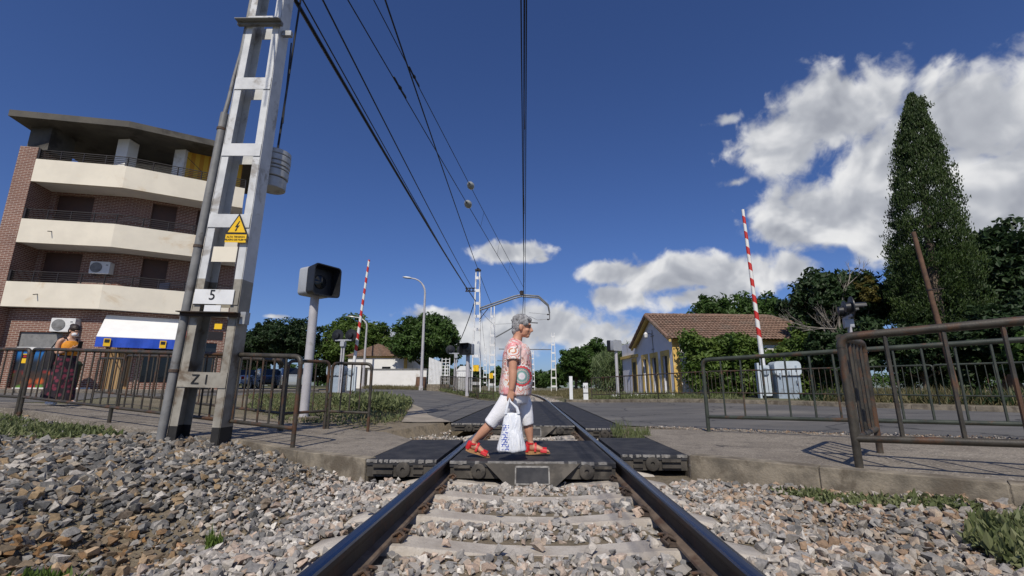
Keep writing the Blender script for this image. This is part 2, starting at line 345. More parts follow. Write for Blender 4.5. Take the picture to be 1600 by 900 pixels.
# thin white carrier bag with a blue print
m, t, p, tcn = newmat('carrier_bag'); v = tcn.outputs['Object']; sx = t.sep(v)
fold = t.noise(t.vmath('MULTIPLY', v, (3., 3., .6)), 9, 4, .6, .6)
c = t.mix(t.smooth(fold, .35, .7), (.70, .73, .78), (.82, .83, .84))
inx = t.math('MULTIPLY', t.math('GREATER_THAN', sx[0], -.115), t.math('LESS_THAN', sx[0], -.04)); inz = t.math('MULTIPLY', t.math('GREATER_THAN', sx[2], .10), t.math('LESS_THAN', sx[2], .34))
lt = t.n.new('ShaderNodeTexBrick'); t.l.new(t.comb(sx[0], sx[2], 0.), lt.inputs['Vector']); lt.inputs['Scale'].default_value = 1; lt.inputs['Brick Width'].default_value = .03; lt.inputs['Row Height'].default_value = .022; lt.inputs['Mortar Size'].default_value = .005
lt.inputs['Color1'].default_value = (0, 0, 0, 1); lt.inputs['Color2'].default_value = (0, 0, 0, 1); lt.inputs['Mortar'].default_value = (1, 1, 1, 1)
pr = t.math('MULTIPLY', t.math('MULTIPLY', inx, inz), t.math('MULTIPLY', t.sep(lt.outputs['Color'])[0], t.smooth(t.noise(v, 30, 2), .44, .5)))
c = t.mix(pr, c, (.08, .12, .42)); t.l.new(c, p.inputs['Base Color']); p.inputs['Roughness'].default_value = .35
bump(t, p, fold, .7, .03)
# ---------------------------------------------------------------- mesh helpers
LOC = {}
def V3(p): return Vector((p[0], p[1], p[2]))
class MB:
    def __init__(s): s.v = []; s.f = []; s.m = []
    def add(s, vs, fs, mi=0):
        o = len(s.v); s.v += [tuple(q) for q in vs]; s.f += [tuple(i+o for i in f) for f in fs]; s.m += [mi]*len(fs); return s
    def hexa(s, c, mi=0):          # 8 corners: bottom 4 counter-clockwise, then top 4
        return s.add(c, [(3, 2, 1, 0), (4, 5, 6, 7), (0, 1, 5, 4), (1, 2, 6, 5), (2, 3, 7, 6), (3, 0, 4, 7)], mi)
    def box(s, x0, x1, y0, y1, z0, z1, mi=0):
        return s.hexa([(x0, y0, z0), (x1, y0, z0), (x1, y1, z0), (x0, y1, z0), (x0, y0, z1), (x1, y0, z1), (x1, y1, z1), (x0, y1, z1)], mi)
    def beam(s, a, b, w, h, up=(0, 0, 1), mi=0, w2=None, h2=None):
        a, b = V3(a), V3(b); d = (b-a).normalized(); u = Vector(up)
        if abs(d.dot(u)) > .99: u = Vector((0, 1, 0))
        r = d.cross(u).normalized(); u = r.cross(d)
        w2 = w if w2 is None else w2; h2 = h if h2 is None else h2
        q = []
        for p_, ww, hh in ((a, w, h), (b, w2, h2)):
            q += [p_-r*ww/2-u*hh/2, p_+r*ww/2-u*hh/2, p_+r*ww/2+u*hh/2, p_-r*ww/2+u*hh/2]
        return s.hexa(q, mi)
    def tube(s, pts, r, n=8, mi=0, cap=True):
        pts = [V3(p_) for p_ in pts]; k = len(pts); rs = r if isinstance(r, (list, tuple)) else [r]*k
        o = len(s.v); d0 = (pts[1]-pts[0]).normalized()
        u = Vector((0, 0, 1)) if abs(d0.z) < .95 else Vector((0, 1, 0)); u = (u-d0*u.dot(d0)).normalized()
        for i, p_ in enumerate(pts):
            d = (pts[min(i+1, k-1)]-pts[max(i-1, 0)]).normalized(); u = (u-d*u.dot(d)).normalized(); w = d.cross(u)
            for j in range(n):
                a = 2*pi*j/n; s.v.append(tuple(p_+(u*cos(a)+w*sin(a))*rs[i]))
        for i in range(k-1):
            for j in range(n):
                s.f.append((o+i*n+j, o+i*n+(j+1) % n, o+(i+1)*n+(j+1) % n, o+(i+1)*n+j)); s.m.append(mi)
        if cap:
            s.f.append(tuple(o+j for j in reversed(range(n)))); s.f.append(tuple(o+(k-1)*n+j for j in range(n))); s.m += [mi, mi]
        return s
    def rings(s, rg, mi=0, cap=True):           # list of rings with equal vertex counts
        o = len(s.v); n = len(rg[0]); k = len(rg)
        for q in rg: s.v += [tuple(p_) for p_ in q]
        for i in range(k-1):
            for j in range(n):
                s.f.append((o+i*n+j, o+i*n+(j+1) % n, o+(i+1)*n+(j+1) % n, o+(i+1)*n+j)); s.m.append(mi)
        if cap:
            s.f.append(tuple(o+j for j in reversed(range(n)))); s.f.append(tuple(o+(k-1)*n+j for j in range(n))); s.m += [mi, mi]
        return s
    def lathe(s, prof, n=16, c=(0, 0, 0), axis='z', mi=0):
        rg = []
        for r, h in prof:
            ring = []
            for j in range(n):
                a = 2*pi*j/n; x, y = r*cos(a), r*sin(a)
                ring.append((c[0]+x, c[1]+y, c[2]+h) if axis == 'z' else ((c[0]+x, c[1]+h, c[2]+y) if axis == 'y' else (c[0]+h, c[1]+x, c[2]+y)))
            rg.append(ring)
        return s.rings(rg, mi)
    def prism(s, poly, z0, z1, mi=0):           # polygon in xy
        n = len(poly); return s.add([(x, y, z0) for x, y in poly]+[(x, y, z1) for x, y in poly],
            [tuple(reversed(range(n))), tuple(range(n, 2*n))]+[(i, (i+1) % n, n+(i+1) % n, n+i) for i in range(n)], mi)
    def extr(s, poly, d, mi=0):                 # 3-D polygon pushed along d
        n = len(poly); P = [V3(q) for q in poly]; d = Vector(d)
        return s.add(P+[q+d for q in P], [tuple(reversed(range(n))), tuple(range(n, 2*n))]+[(i, (i+1) % n, n+(i+1) % n, n+i) for i in range(n)], mi)
    def build(s, name, mats, parent=None, smooth=False, local=False, uv=False):
        me = bpy.data.meshes.new(name)
        off = Vector((0, 0, 0))
        if parent is not None and not local:
            r = parent
            while r.parent: r = r.parent
            off = LOC.get(r.name, off)
        me.from_pydata([tuple(V3(q)-off) for q in s.v], [], s.f); me.update()
        mats = mats if isinstance(mats, (list, tuple)) else [mats]
        for k in mats: me.materials.append(MATS[k])
        if len(mats) > 1: me.polygons.foreach_set('material_index', s.m)
        bm = bmesh.new(); bm.from_mesh(me); bmesh.ops.recalc_face_normals(bm, faces=bm.faces); bm.to_mesh(me); bm.free()
        if smooth:
            me.shade_smooth(); me.set_sharp_from_angle(angle=radians(38))
        if uv:
            ul = me.uv_layers.new(name='UVMap')
            for pl in me.polygons:
                nx, ny = pl.normal.x, pl.normal.y; h = hypot(nx, ny)
                tx, ty = (-ny/h, nx/h) if h > .3 else (1, 0)
                for li in pl.loop_indices:
                    q = me.vertices[me.loops[li].vertex_index].co
                    ul.data[li].uv = (q.x*tx+q.y*ty, q.z if h > .3 else q.y)
        o = bpy.data.objects.new(name, me); COL.objects.link(o)
        if parent is not None: o.parent = parent
        return o
def tag(o, label, cat, group=None):
    o['label'] = label; o['category'] = cat
    if group: o['group'] = group
    return o
def thing(name, label, cat, loc=(0, 0, 0), group=None):
    o = bpy.data.objects.new(name, None); COL.objects.link(o); o.empty_display_size = .2
    o.location = loc; LOC[o.name] = Vector(loc); return tag(o, label, cat, group)
def struct(o, kind='structure'): o['kind'] = kind; return o
def copy_tree(o, parent=None):
    c = o.copy(); COL.objects.link(c); c.parent = parent
    for ch in list(o.children): copy_tree(ch, c)
    return c
def text_mesh(body, size, matname, parent, loc, rot, name='lettering', depth=.002, align='CENTER', sx=1.):
    cu = bpy.data.curves.new(name, 'FONT'); cu.body = body; cu.size = size; cu.extrude = depth; cu.align_x = align; cu.align_y = 'CENTER'; cu.resolution_u = 3
    tmp = bpy.data.objects.new('tmp', cu); COL.objects.link(tmp); dg = bpy.context.evaluated_depsgraph_get(); dg.update()
    me = bpy.data.meshes.new_from_object(tmp.evaluated_get(dg)); bpy.data.objects.remove(tmp)
    me.materials.clear(); me.materials.append(MATS[matname])
    o = bpy.data.objects.new(name, me); COL.objects.link(o); o.parent = parent
    r = parent
    while r.parent: r = r.parent
    o.location = Vector(loc)-LOC.get(r.name, Vector()); o.rotation_euler = rot; o.scale = (sx, 1, 1); return o

# ---------------------------------------------------------------- terrain
def cl(x, a, b): return np.clip(x, a, b)
def sst(x, a, b):
    t_ = np.clip((x-a)/(b-a), 0, 1); return t_*t_*(3-2*t_)
def g(x, y):
    x = np.asarray(x, float); y = np.asarray(y, float)
    a = -x-2.5
    zl = .05*cl(a, 0, 7)+.012*cl(a-7, 0, 25)
    zr = .028*cl(x-3, 0, 4)+.004*cl(x-7, 0, 30)
    zf = .0065*cl(y-12, 0, 70)*sst(np.abs(x), 2.4, 7)
    return zl*sst(y, -4, 3.)+zr*sst(y, -4, 3.)+zf
def G(x, y): return float(g(x, y))
def tx(y):                                # track centre line: straight over the crossing, then a slow bend to the left
    d = np.clip(np.asarray(y, float)-24, 0, None); return -d*d/900
def ballast_z(x, y):
    x = np.asarray(x, float); y = np.asarray(y, float)
    l = np.interp(-x, [1.3, 1.7, 2.3, 3.2, 4.4, 7, 9], [-.20, -.21, -.16, -.045, .035, .10, .20])
    r = np.interp(x, [1.3, 1.9, 2.6, 3.6, 5], [-.20, -.205, -.18, -.11, -.03])
    b = np.where(x < 0, l, r)
    b = b-.26*np.exp(-(((x+2.6)/.62)**2+((y-2.95)/.55)**2))-.10*np.exp(-(((x+3.3)/.7)**2+((y-2.2)/.5)**2))
    b = b+.06*np.exp(-(((x+4.3)/.9)**2+((y-4.2)/.7)**2))+.05*np.exp(-(((x+2.6)/.5)**2+((y-3.9)/.4)**2))
    b = b+.02*np.sin(x*5.1+1)*np.sin(y*4.3)*(np.abs(x) > 1.4)
    return b
def inpoly(x, y, poly):
    x = np.asarray(x, float); y = np.asarray(y, float); r = np.zeros(x.shape, bool); n = len(poly)
    for i in range(n):
        (x0, y0), (x1, y1) = poly[i], poly[(i+1) % n]
        if y0 == y1: continue
        c = ((y0 > y) != (y1 > y)) & (x < (x1-x0)*(y-y0)/(y1-y0)+x0); r ^= c
    return r
PAVE_L = [(-1.655, 4.74), (-1.655, 6.54), (-2.4, 7.65), (-4.4, 8.15), (-7.0, 9.0), (-12, 10.2), (-24, 10.4), (-24, 8.6), (-9.3, 8.0), (-6.3, 6.72), (-4.9, 6.12), (-3.7, 5.86), (-2.6, 5.22)]
PAVE_R = [(1.655, 5.15), (2.55, 4.42), (3.45, 3.68), (5.2, 2.25), (9, -.8), (14, -3), (16, -1), (9.5, 3.8), (6.05, 6.16), (4.41, 7.22), (3.05, 8.28), (1.72, 8.3), (1.655, 6.9)]
FORE = [(-30, -6), (14, -6), (14, -3), (9, -.8), (5.2, 2.25), (3.45, 3.68), (2.55, 4.42), (1.655, 5.15), (1.655, 9.6), (-1.8, 9.9), (-2.4, 7.65), (-1.655, 6.54), (-1.655, 4.74), (-2.6, 5.22), (-3.7, 5.86), (-4.9, 6.12), (-6.3, 6.72), (-9.3, 8.0), (-24, 8.6), (-30, 8.6)]
ROAD_R = [(1.70, 9.25), (3.05, 8.30), (4.41, 7.24), (6.05, 6.18), (9.5, 3.82), (16, -1), (40, -18), (48, -12), (20, 3.0), (11.9, 11.3), (8.2, 16.6), (2.9, 23.3), (1.70, 24.2)]
ROAD_L = [(-1.70, 9.95), (-2.7, 9.75), (-3.1, 11.6), (-4.5, 17.6), (-6.4, 21.5), (-9.5, 21.8), (-12, 18), (-13.5, 14.2), (-11.5, 11.0), (-12, 10.24), (-24, 10.44), (-60, 8), (-60, 13), (-26, 15.6), (-19.2, 17.4), (-15, 20.5), (-12.6, 27), (-16, 44), (-30, 75), (-24, 77), (-10.5, 46), (-7.2, 37), (-3.2, 27.2), (-1.70, 25.2)]

def lines(a, b, n, far, k):
    m_ = np.linspace(a, b, n); s_ = (b-a)/(n-1); e = [b]; 
    while e[-1] < far: s_ *= k; e.append(e[-1]+s_)
    return m_, np.array(e[1:])
xm, xe = lines(-12, 12, 221, 3500, 1.22); xs = np.concatenate([-xe[::-1], xm, xe])
ym, ye = lines(-3, 26, 241, 4000, 1.12); ys = np.concatenate([[-400, -120, -40, -14, -6, -4], ym, ye])
X, Y = np.meshgrid(xs, ys); Z = g(X, Y)-.012
fore = inpoly(X, Y, FORE); Z = np.where(fore, np.minimum(ballast_z(X, Y), .3)-.012, Z)
for po, dd in ((PAVE_L, .45), (PAVE_R, .45), (ROAD_L, .09), (ROAD_R, .09)): Z = np.where(inpoly(X, Y, po), g(X, Y)-dd, Z)
dtr = np.abs(X-tx(Y)); Z = np.where((Y > 6) & (dtr < 1.72), np.minimum(Z, -.30), Z)
Z = np.where((Y > 24.5), np.where(dtr < 3.6, -.24+.24*sst(dtr, 2., 3.6)*(1+0*Z)+(Z*sst(dtr, 2, 3.6)), Z), Z)
nv, nu = X.shape
idx = np.arange(nv*nu).reshape(nv, nu)
me = bpy.data.meshes.new('ground')
me.from_pydata(np.stack([X.ravel(), Y.ravel(), Z.ravel()], 1).tolist(), [], np.stack([idx[:-1, :-1], idx[:-1, 1:], idx[1:, 1:], idx[1:, :-1]], -1).reshape(-1, 4).tolist())
me.materials.append(MATS['earth']); me.shade_smooth()
ground = bpy.data.objects.new('ground', me); COL.objects.link(ground); struct(ground)

def drape(name, poly, matname, dz, step=.8, depth=0., kind='structure', wob=0.):
    bm = bmesh.new(); vs_ = [bm.verts.new((x, y, 0)) for x, y in poly]; f = bm.faces.new(vs_)
    if wob:
        bmesh.ops.subdivide_edges(bm, edges=bm.edges[:], cuts=14)
        for v in bm.verts:
            nz = mnoise.noise_vector(v.co*1.3); v.co.x += nz.x*wob; v.co.y += nz.y*wob
    bmesh.ops.triangulate(bm, faces=bm.faces[:])
    xs_ = [p_[0] for p_ in poly]; ys_ = [p_[1] for p_ in poly]
    for ax, lo, hi in ((0, min(xs_), max(xs_)), (1, min(ys_), max(ys_))):
        q = lo+step
        while q < hi:
            no = (1, 0, 0) if ax == 0 else (0, 1, 0); co = (q, 0, 0) if ax == 0 else (0, q, 0)
            bmesh.ops.bisect_plane(bm, geom=bm.verts[:]+bm.edges[:]+bm.faces[:], plane_co=co, plane_no=no)
            q += step if abs(q) < 26 else step*4
    for v in bm.verts: v.co.z = G(v.co.x, v.co.y)+dz
    bmesh.ops.recalc_face_normals(bm, faces=bm.faces[:])
    if sum(f_.normal.z for f_ in bm.faces) < 0: bmesh.ops.reverse_faces(bm, faces=bm.faces[:])
    if depth:
        ed = [e for e in bm.edges if len(e.link_faces) == 1]
        r = bmesh.ops.extrude_edge_only(bm, edges=ed)
        for v in [q for q in r['geom'] if isinstance(q, bmesh.types.BMVert)]: v.co.z -= depth
    me = bpy.data.meshes.new(name); bm.to_mesh(me); bm.free(); me.materials.append(MATS[matname])
    o = bpy.data.objects.new(name, me); COL.objects.link(o); o['kind'] = kind; return o
road1 = drape('road', ROAD_R, 'asphalt', -.006, .7)
road2 = drape('road', ROAD_L, 'asphalt', -.006, .8)
pav_l = drape('pavement', PAVE_L, 'pavement', .0, .5, .30)
pav_r = drape('pavement', PAVE_R, 'pavement', .0, .5, .34)
# kerb stones along the track side of the two pavements
def kerb(parent, pts, w, drop, seg=1.0, top=.012):
    for (a, b) in zip(pts, pts[1:]):
        L = hypot(b[0]-a[0], b[1]-a[1]); n = max(1, round(L/seg)); ux, uy = (b[0]-a[0])/L, (b[1]-a[1])/L
        for i in range(n):
            s0, s1 = L*i/n+.004, L*(i+1)/n-.004; j = random.uniform(-.006, .006)
            m_ = MB(); q = []
            for zz in (-drop, top):
                for s_, o_ in ((s0, -.012), (s1, -.012), (s1, w), (s0, w)):
                    o_ += j; x, y = a[0]+ux*s_-uy*o_, a[1]+uy*s_+ux*o_
                    q.append((x, y, G(x, y)+zz+(0 if zz < 0 else random.uniform(-.002, .003))))
            m_.hexa(q); o = m_.build('kerb_stone', 'kerb_stone', parent)
            bv = o.modifiers.new('b', 'BEVEL'); bv.width = .008; bv.segments = 2
kerb(pav_l, [(-3.7, 5.86), (-2.6, 5.22), (-1.655, 4.74)], .14, .30, 1.1)
kerb(pav_r, [(1.66, 5.15), (2.55, 4.42), (3.45, 3.68), (5.2, 2.25)], .16, .34, 1.15)
# low kerbs of the far side of the road
FARK = [(1.75, 24.3), (2.9, 23.35), (8.25, 16.65), (11.95, 11.35), (20.1, 3.1)]
fk = drape('verge', [(1.75, 24.3), (2.9, 23.4), (8.3, 16.7), (12.0, 11.4), (20.1, 3.1), (24, 5), (15, 15), (11, 20.5), (5.6, 24.6), (1.8, 26.5)], 'earth', .10, 1.2, .2)
kerb(fk, FARK[::-1][::-1], .16, .2, 1.3, .12)
drape('verge', [(-1.72, 9.97), (-2.72, 9.75), (-3.15, 11.6), (-4.5, 17.4), (-3.6, 15.2), (-2.7, 12.2), (-2.1, 10.9)], 'dust', .0, .5)
# building forecourt pavement on the left
drape('pavement', [(-60, 13.05), (-26, 15.65), (-19.2, 17.45), (-15, 20.55), (-12.65, 27), (-14, 30), (-20, 25), (-60, 22)], 'pavement', .11, 1.5, .2)

# ---------------------------------------------------------------- the track
RH = .159
def rail_prof():
    h = [(-.036, -.012), (-.030, -.003), (-.012, 0), (.012, 0), (.030, -.003), (.036, -.012), (.036, -.036), (.012, -.050), (.009, -.075), (.012, -.128), (.066, -.147), (.070, -.159), (-.070, -.159), (-.066, -.147), (-.012, -.128), (-.009, -.075), (-.012, -.050), (-.036, -.036)]
    return h
def rail(xc, label):
    pr = rail_prof(); yy = [-1.2]+list(np.arange(0, 24, 1.5))+list(np.arange(24, 190, 4.)); m_ = MB(); o = 0; n = len(pr)
    for y in yy:
        for (a, b) in pr: m_.v.append((float(tx(y))+xc+a, y, b))
    for i in range(len(yy)-1):
        for j in range(n):
            m_.f.append((i*n+j, i*n+(j+1) % n, (i+1)*n+(j+1) % n, (i+1)*n+j)); m_.m.append(0 if j in (0, 1, 2, 3, 4) else (2 if j in (9, 10, 12, 13) else 1))
    root = thing('rail', label, 'rail', (xc, 0, -.159), 'rails of the railway track')
    ob = m_.build('steel_bar', ['rail_head', 'rail_side', 'rail_foot'], root)
    return root
rail(-.87, 'long steel rail with a polished top, the one under the walking woman\'s trailing foot')
rail(.87, 'long steel rail with a polished top, on the side of the tile-roofed house')
# concrete sleepers with spring clips
def sleeper_mesh():
    m_ = MB(); st = [-1.30, -1.28, -1.1, -.72, -.5, -.25, 0, .25, .5, .72, 1.1, 1.28, 1.30]
    rg = []
    for x in st:
        ax = abs(x); top = np.interp(ax, [0, .25, .5, .72, 1.1, 1.28, 1.3], [-.205, -.203, -.185, -.164, -.166, -.20, -.22]); w = np.interp(ax, [0, .5, .8, 1.3], [.095, .105, .125, .125])
        rg.append([(x, -w-.025, top-.16), (x, -w, top-.02), (x, -w+.02, top), (x, w-.02, top), (x, w, top-.02), (x, w+.025, top-.16)])
    m_.rings(rg); return m_
def clip_mesh(side):
    m_ = MB(); x = side*.085
    pts = [(x+side*.03, -.075, .012), (x+side*.055, -.05, .03), (x+side*.02, -.022, .045), (x-side*.02, -.03, .026), (x-side*.012, 0, .02), (x-side*.02, .03, .026), (x+side*.02, .022, .045), (x+side*.055, .05, .03), (x+side*.03, .075, .012)]
    m_.tube(pts, .0085, 6); m_.lathe([(.024, .0), (.024, .03), (.014, .034), (.014, .052), (.004, .054)], 6, (x+side*.02, 0, 0))
    m_.box(x-.045, x+.045, -.06, .06, -.004, .012); return m_
YS = [1.12, 1.70, 2.29, 2.87, 3.48, 4.08, 4.68]+[5.28+.6*i for i in range(7)]+[25.6+.62*i for i in range(60)]
proto = None
for i, y in enumerate(YS):
    cx = float(tx(y))
    if proto is None:
        proto = thing('sleeper', 'pale concrete sleeper with dished middle bedded in the ballast', 'sleeper', (0, 0, 0), 'concrete sleepers of the track')
        b = sleeper_mesh().build('beam', 'sleeper', proto, smooth=True, local=True)
        for xr in (-.87, .87):
            for sd_ in (-1, 1):
                c = clip_mesh(sd_).build('rail_clip', 'clip', proto, smooth=True, local=True); c.location = (xr, 0, -.155)
        s_ = proto
    elif i < 22: s_ = copy_tree(proto)
    else:
        s_ = proto.copy(); COL.objects.link(s_)
        b2 = b.copy(); COL.objects.link(b2); b2.parent = s_
    s_.location = (cx, y, random.uniform(-.004, .002)); s_.rotation_euler = (0, 0, random.uniform(-.008, .008)+2*(y-24)/900*(y > 24))

# rubber crossing decks
def deck(x0, x1, y0, y1, label, group, front=False, kind='outer'):
    r = thing('rubber_deck', label, 'crossing deck', ((x0+x1)/2, y0, -.15), group)
    m_ = MB(); ch = .012
    m_.add([(x0, y0+ch, -.0), (x1, y0+ch, 0), (x1, y1-.004, 0), (x0, y1-.004, 0), (x0, y0, -ch), (x1, y0, -ch), (x1, y0, -.05), (x0, y0, -.05), (x0, y1, -.05), (x1, y1, -.05), (x0, y1-.004, -.05), (x1, y1-.004, -.05)],
           [(0, 1, 2, 3), (4, 5, 1, 0), (7, 6, 5, 4), (3, 2, 11, 10), (0, 3, 10, 7, 4), (1, 5, 6, 11, 2)], 0)
    m_.build('tread', 'rubber', r)
    m_ = MB(); m_.box(x0+.004, x1-.004, y0+.012, y1-.01, -.155, -.048)
    m_.build('body', 'rubber_side', r)
    if front:
        m_ = MB(); xx = np.linspace(x0, x1, 40)
        for a, b_ in zip(xx, xx[1:]):
            if random.random() < .8: m_.box(a, b_, y0-.003-random.random()*.005, y0+.016+random.random()*.02, -.018-random.random()*.012, .002)
        struct(m_.build('worn_edge', 'rubber_pale', r), 'stuff')
        if kind == 'inner':
            for bx in (-.52, .52):
                m_ = MB(); m_.lathe([(.07, 0), (.07, -.022), (.062, -.028), (.022, -.028), (.02, -.012), (.0, -.012)], 20, (bx, y0+.01, -.085), 'y'); m_.build('bolt_washer', 'rubber_side', r, smooth=True)
            m_ = MB(); z0_, z1_ = -.012, -.225
            m_.add([(-.46, y0-.004, z0_), (.46, y0-.004, z0_), (.18, y0-.15, z1_), (-.20, y0-.15, z1_), (-.46, y0+.1, z0_), (.46, y0+.1, z0_), (.2, y0+.1, z1_), (-.2, y0+.1, z1_)],
                   [(3, 2, 1, 0), (4, 5, 6, 7), (0, 4, 7, 3), (1, 2, 6, 5), (2, 3, 7, 6), (0, 1, 5, 4)])
            m_.build('deflector_plate', 'rubber_side', r)
            def fp(u, v_): return (u, y0-.004-.146*(v_-z0_)/(z1_-z0_)-.004, v_)
            m_ = MB(); lw = .012
            for (u0, u1, va, vb) in ((-.165, .165, -.035, -.035-lw), (-.165, .165, -.175, -.175-lw*.6), (-.165, -.165+lw, -.035, -.18), (.165-lw, .165, -.035, -.18)):
                a, b_, c_, d_ = fp(u0, vb), fp(u1, vb), fp(u1, va), fp(u0, va); m_.extr([a, b_, c_, d_], (0, .004, .003))
            m_.build('plate_frame', 'rubber_pale', r)
            m_ = MB(); m_.extr([fp(-.15, -.17), fp(.15, -.17), fp(.15, -.05), fp(-.15, -.05)], (0, .005, .004)); m_.build('name_plate', 'rubber', r)
            for s_ in (-1, 1):
                m_ = MB(); m_.box(min(s_*.60, s_*.76), max(s_*.60, s_*.76), y0-.012, y0+.03, -.06, -.035); m_.build('rib', 'rubber_side', r)
        else:
            sg = 1 if x0 > 0 else -1; bx = (x0+x1)/2+sg*(-.02)
            m_ = MB(); m_.lathe([(.072, 0), (.072, -.022), (.064, -.028), (.022, -.028), (.02, -.012), (0, -.012)], 20, (bx, y0+.01, -.088), 'y'); m_.build('bolt_washer', 'rubber_side', r, smooth=True)
            for zz in (-.055, -.115):
                m_ = MB(); m_.box(min(bx+sg*.10, bx+sg*.30), max(bx+sg*.10, bx+sg*.30), y0-.014, y0+.03, zz-.014, zz+.014); m_.build('rib', 'rubber_side', r)
                m_ = MB(); m_.box(min(bx-sg*.10, bx-sg*.2), max(bx-sg*.10, bx-sg*.2), y0-.010, y0+.03, zz-.012, zz+.012); m_.build('rib', 'rubber_side', r)
    return r
deck(-.80, .80, 4.66, 6.52, 'black rubber deck panel between the rails under the walking woman, with trapezoid front plate', 'rubber deck of the foot crossing', True, 'inner')
deck(-1.645, -.945, 4.72, 6.54, 'black rubber deck panel joining the pavement beside the tall lattice mast to the rail', 'rubber deck of the foot crossing', True)
deck(.945, 1.645, 5.18, 6.90, 'black rubber deck panel joining the rail to the pavement with the rusty bent railing', 'rubber deck of the foot crossing', True)
for (x0, x1, ya, yb, knd, lb) in ((-.80, .80, 9.0, 25.0, 'inner', 'black rubber deck panel of the road crossing between the two rails'),
                          (-1.645, -.945, 9.55, 25.0, 'outer', 'black rubber deck panel of the road crossing outside the rail, on the street lamp side'),
                          (.945, 1.645, 8.45, 24.0, 'outer', 'black rubber deck panel of the road crossing outside the rail, on the tiled house side')):
    n = 9
    for i in range(n):
        a = ya+(yb-ya)*i/n; b_ = ya+(yb-ya)*(i+1)/n
        q = deck(x0, x1, a+.006, b_-.006, lb, 'rubber deck of the road crossing', i == 0, knd)
        q.location.z += random.uniform(-.004, .002)

# ---------------------------------------------------------------- ballast stones
def rock(seed):
    r = random.Random(seed); bm = bmesh.new()
    for _ in range(r.choice((11, 12, 14, 16))):
        v = Vector((r.choice((-1, 1))*r.uniform(.35, 1), r.choice((-1, 1))*r.uniform(.35, 1), r.choice((-1, 1))*r.uniform(.3, 1)))*.78; v = Matrix.Rotation(seed*1.3, 3, (1, .4, .2)) @ v; bm.verts.new((v.x*1.2, v.y*.9, v.z*.72))
    res = bmesh.ops.convex_hull(bm, input=bm.verts[:])
    bmesh.ops.delete(bm, geom=[e for e in res['geom_interior'] if isinstance(e, bmesh.types.BMVert)], context='VERTS')
    bm.verts.index_update(); vs_ = np.array([v.co[:] for v in bm.verts]); fs_ = np.array([[v.index for v in f.verts] for f in bm.faces]); bm.free(); return vs_, fs_
ROCKS = [rock(i) for i in range(24)]
PAL_TRACK = np.array([(.40, .37, .33), (.50, .46, .41), (.32, .305, .285), (.26, .25, .24), (.43, .35, .285), (.56, .53, .48), (.19, .187, .18), (.40, .31, .245), (.36, .34, .315)])
PAL_LEFT = np.array([(.135, .13, .122), (.18, .175, .165), (.25, .24, .22), (.09, .09, .088), (.29, .25, .195), (.21, .165, .12), (.36, .33, .285), (.15, .142, .13), (.26, .185, .105), (.16, .158, .15), (.11, .107, .10), (.42, .39, .35)])
PAL_RIGHT = np.array([(.31, .28, .24), (.24, .23, .215), (.36, .29, .22), (.16, .155, .145), (.36, .255, .175), (.29, .20, .13), (.44, .40, .35), (.27, .25, .225)])
def scatter_pts(n, box, dens=None):
    x = rng.uniform(box[0], box[1], n); y = rng.uniform(box[2], box[3], n); return x, y
def free(x, y):
    ok = inpoly(x, y, FORE)
    ax = np.abs(x)
    ok &= ~((np.abs(ax-.87) < .088))
    ok &= ~((ax < 1.66) & (y > 4.66-.14*(ax < .25)) & (y < 6.56))
    ok &= ~((ax < 1.66) & (y > 8.9))
    ok &= ~((x > .9) & (x < 1.66) & (y > 5.1) & (y < 6.95))
    return ok
def on_sleeper(x, y):
    d = np.min(np.abs(y[:, None]-np.array(YS)[None, :]), 1); return (np.abs(x) < 1.31) & (d < .135)
parts = []
def add_stones(n, box, rmin, rmax, sl_keep=.035, zlift=0.):
    x, y = scatter_pts(n, box); k = free(x, y); x, y = x[k], y[k]
    k = ~on_sleeper(x, y) | (rng.random(len(x)) < sl_keep); x, y = x[k], y[k]
    r = rmin+(rmax-rmin)*rng.random(len(x))**2.2
    r = np.where(x < -2.6, r*1.22, r)
    z = ballast_z(x, y)+rng.uniform(-.55, .75, len(x))*r+zlift
    z = np.where(on_sleeper(x, y), np.interp(np.abs(x), [0, .5, .72, 1.2], [-.205, -.185, -.164, -.17])+r*.55, z)
    z = np.where((np.abs(x) < .8) & ~on_sleeper(x, y), -.207+rng.uniform(-.016, .022, len(x)), z)
    parts.append(np.stack([x, y, z, r], 1))
add_stones(9800, (-1.7, 1.9, 1.35, 4.8), .021, .046)
add_stones(6800, (-3.6, -1.3, 1.4, 5.4), .018, .046)
add_stones(5000, (-5.4, -3.4, 2.2, 6.3), .020, .052)
add_stones(4600, (-9.5, -5.2, 3.8, 8.2), .022, .050)
add_stones(5600, (1.3, 3.4, 1.4, 5.0), .017, .046)
add_stones(6500, (-5.0, -1.3, 1.4, 5.6), .007, .014)
add_stones(6500, (1.3, 3.6, 1.4, 5.0), .007, .014)
add_stones(1900, (3.2, 5.2, 1.4, 3.6), .017, .042)
add_stones(4200, (-2.4, 1.66, 6.4, 9.9), .016, .034)
P = np.concatenate(parts)
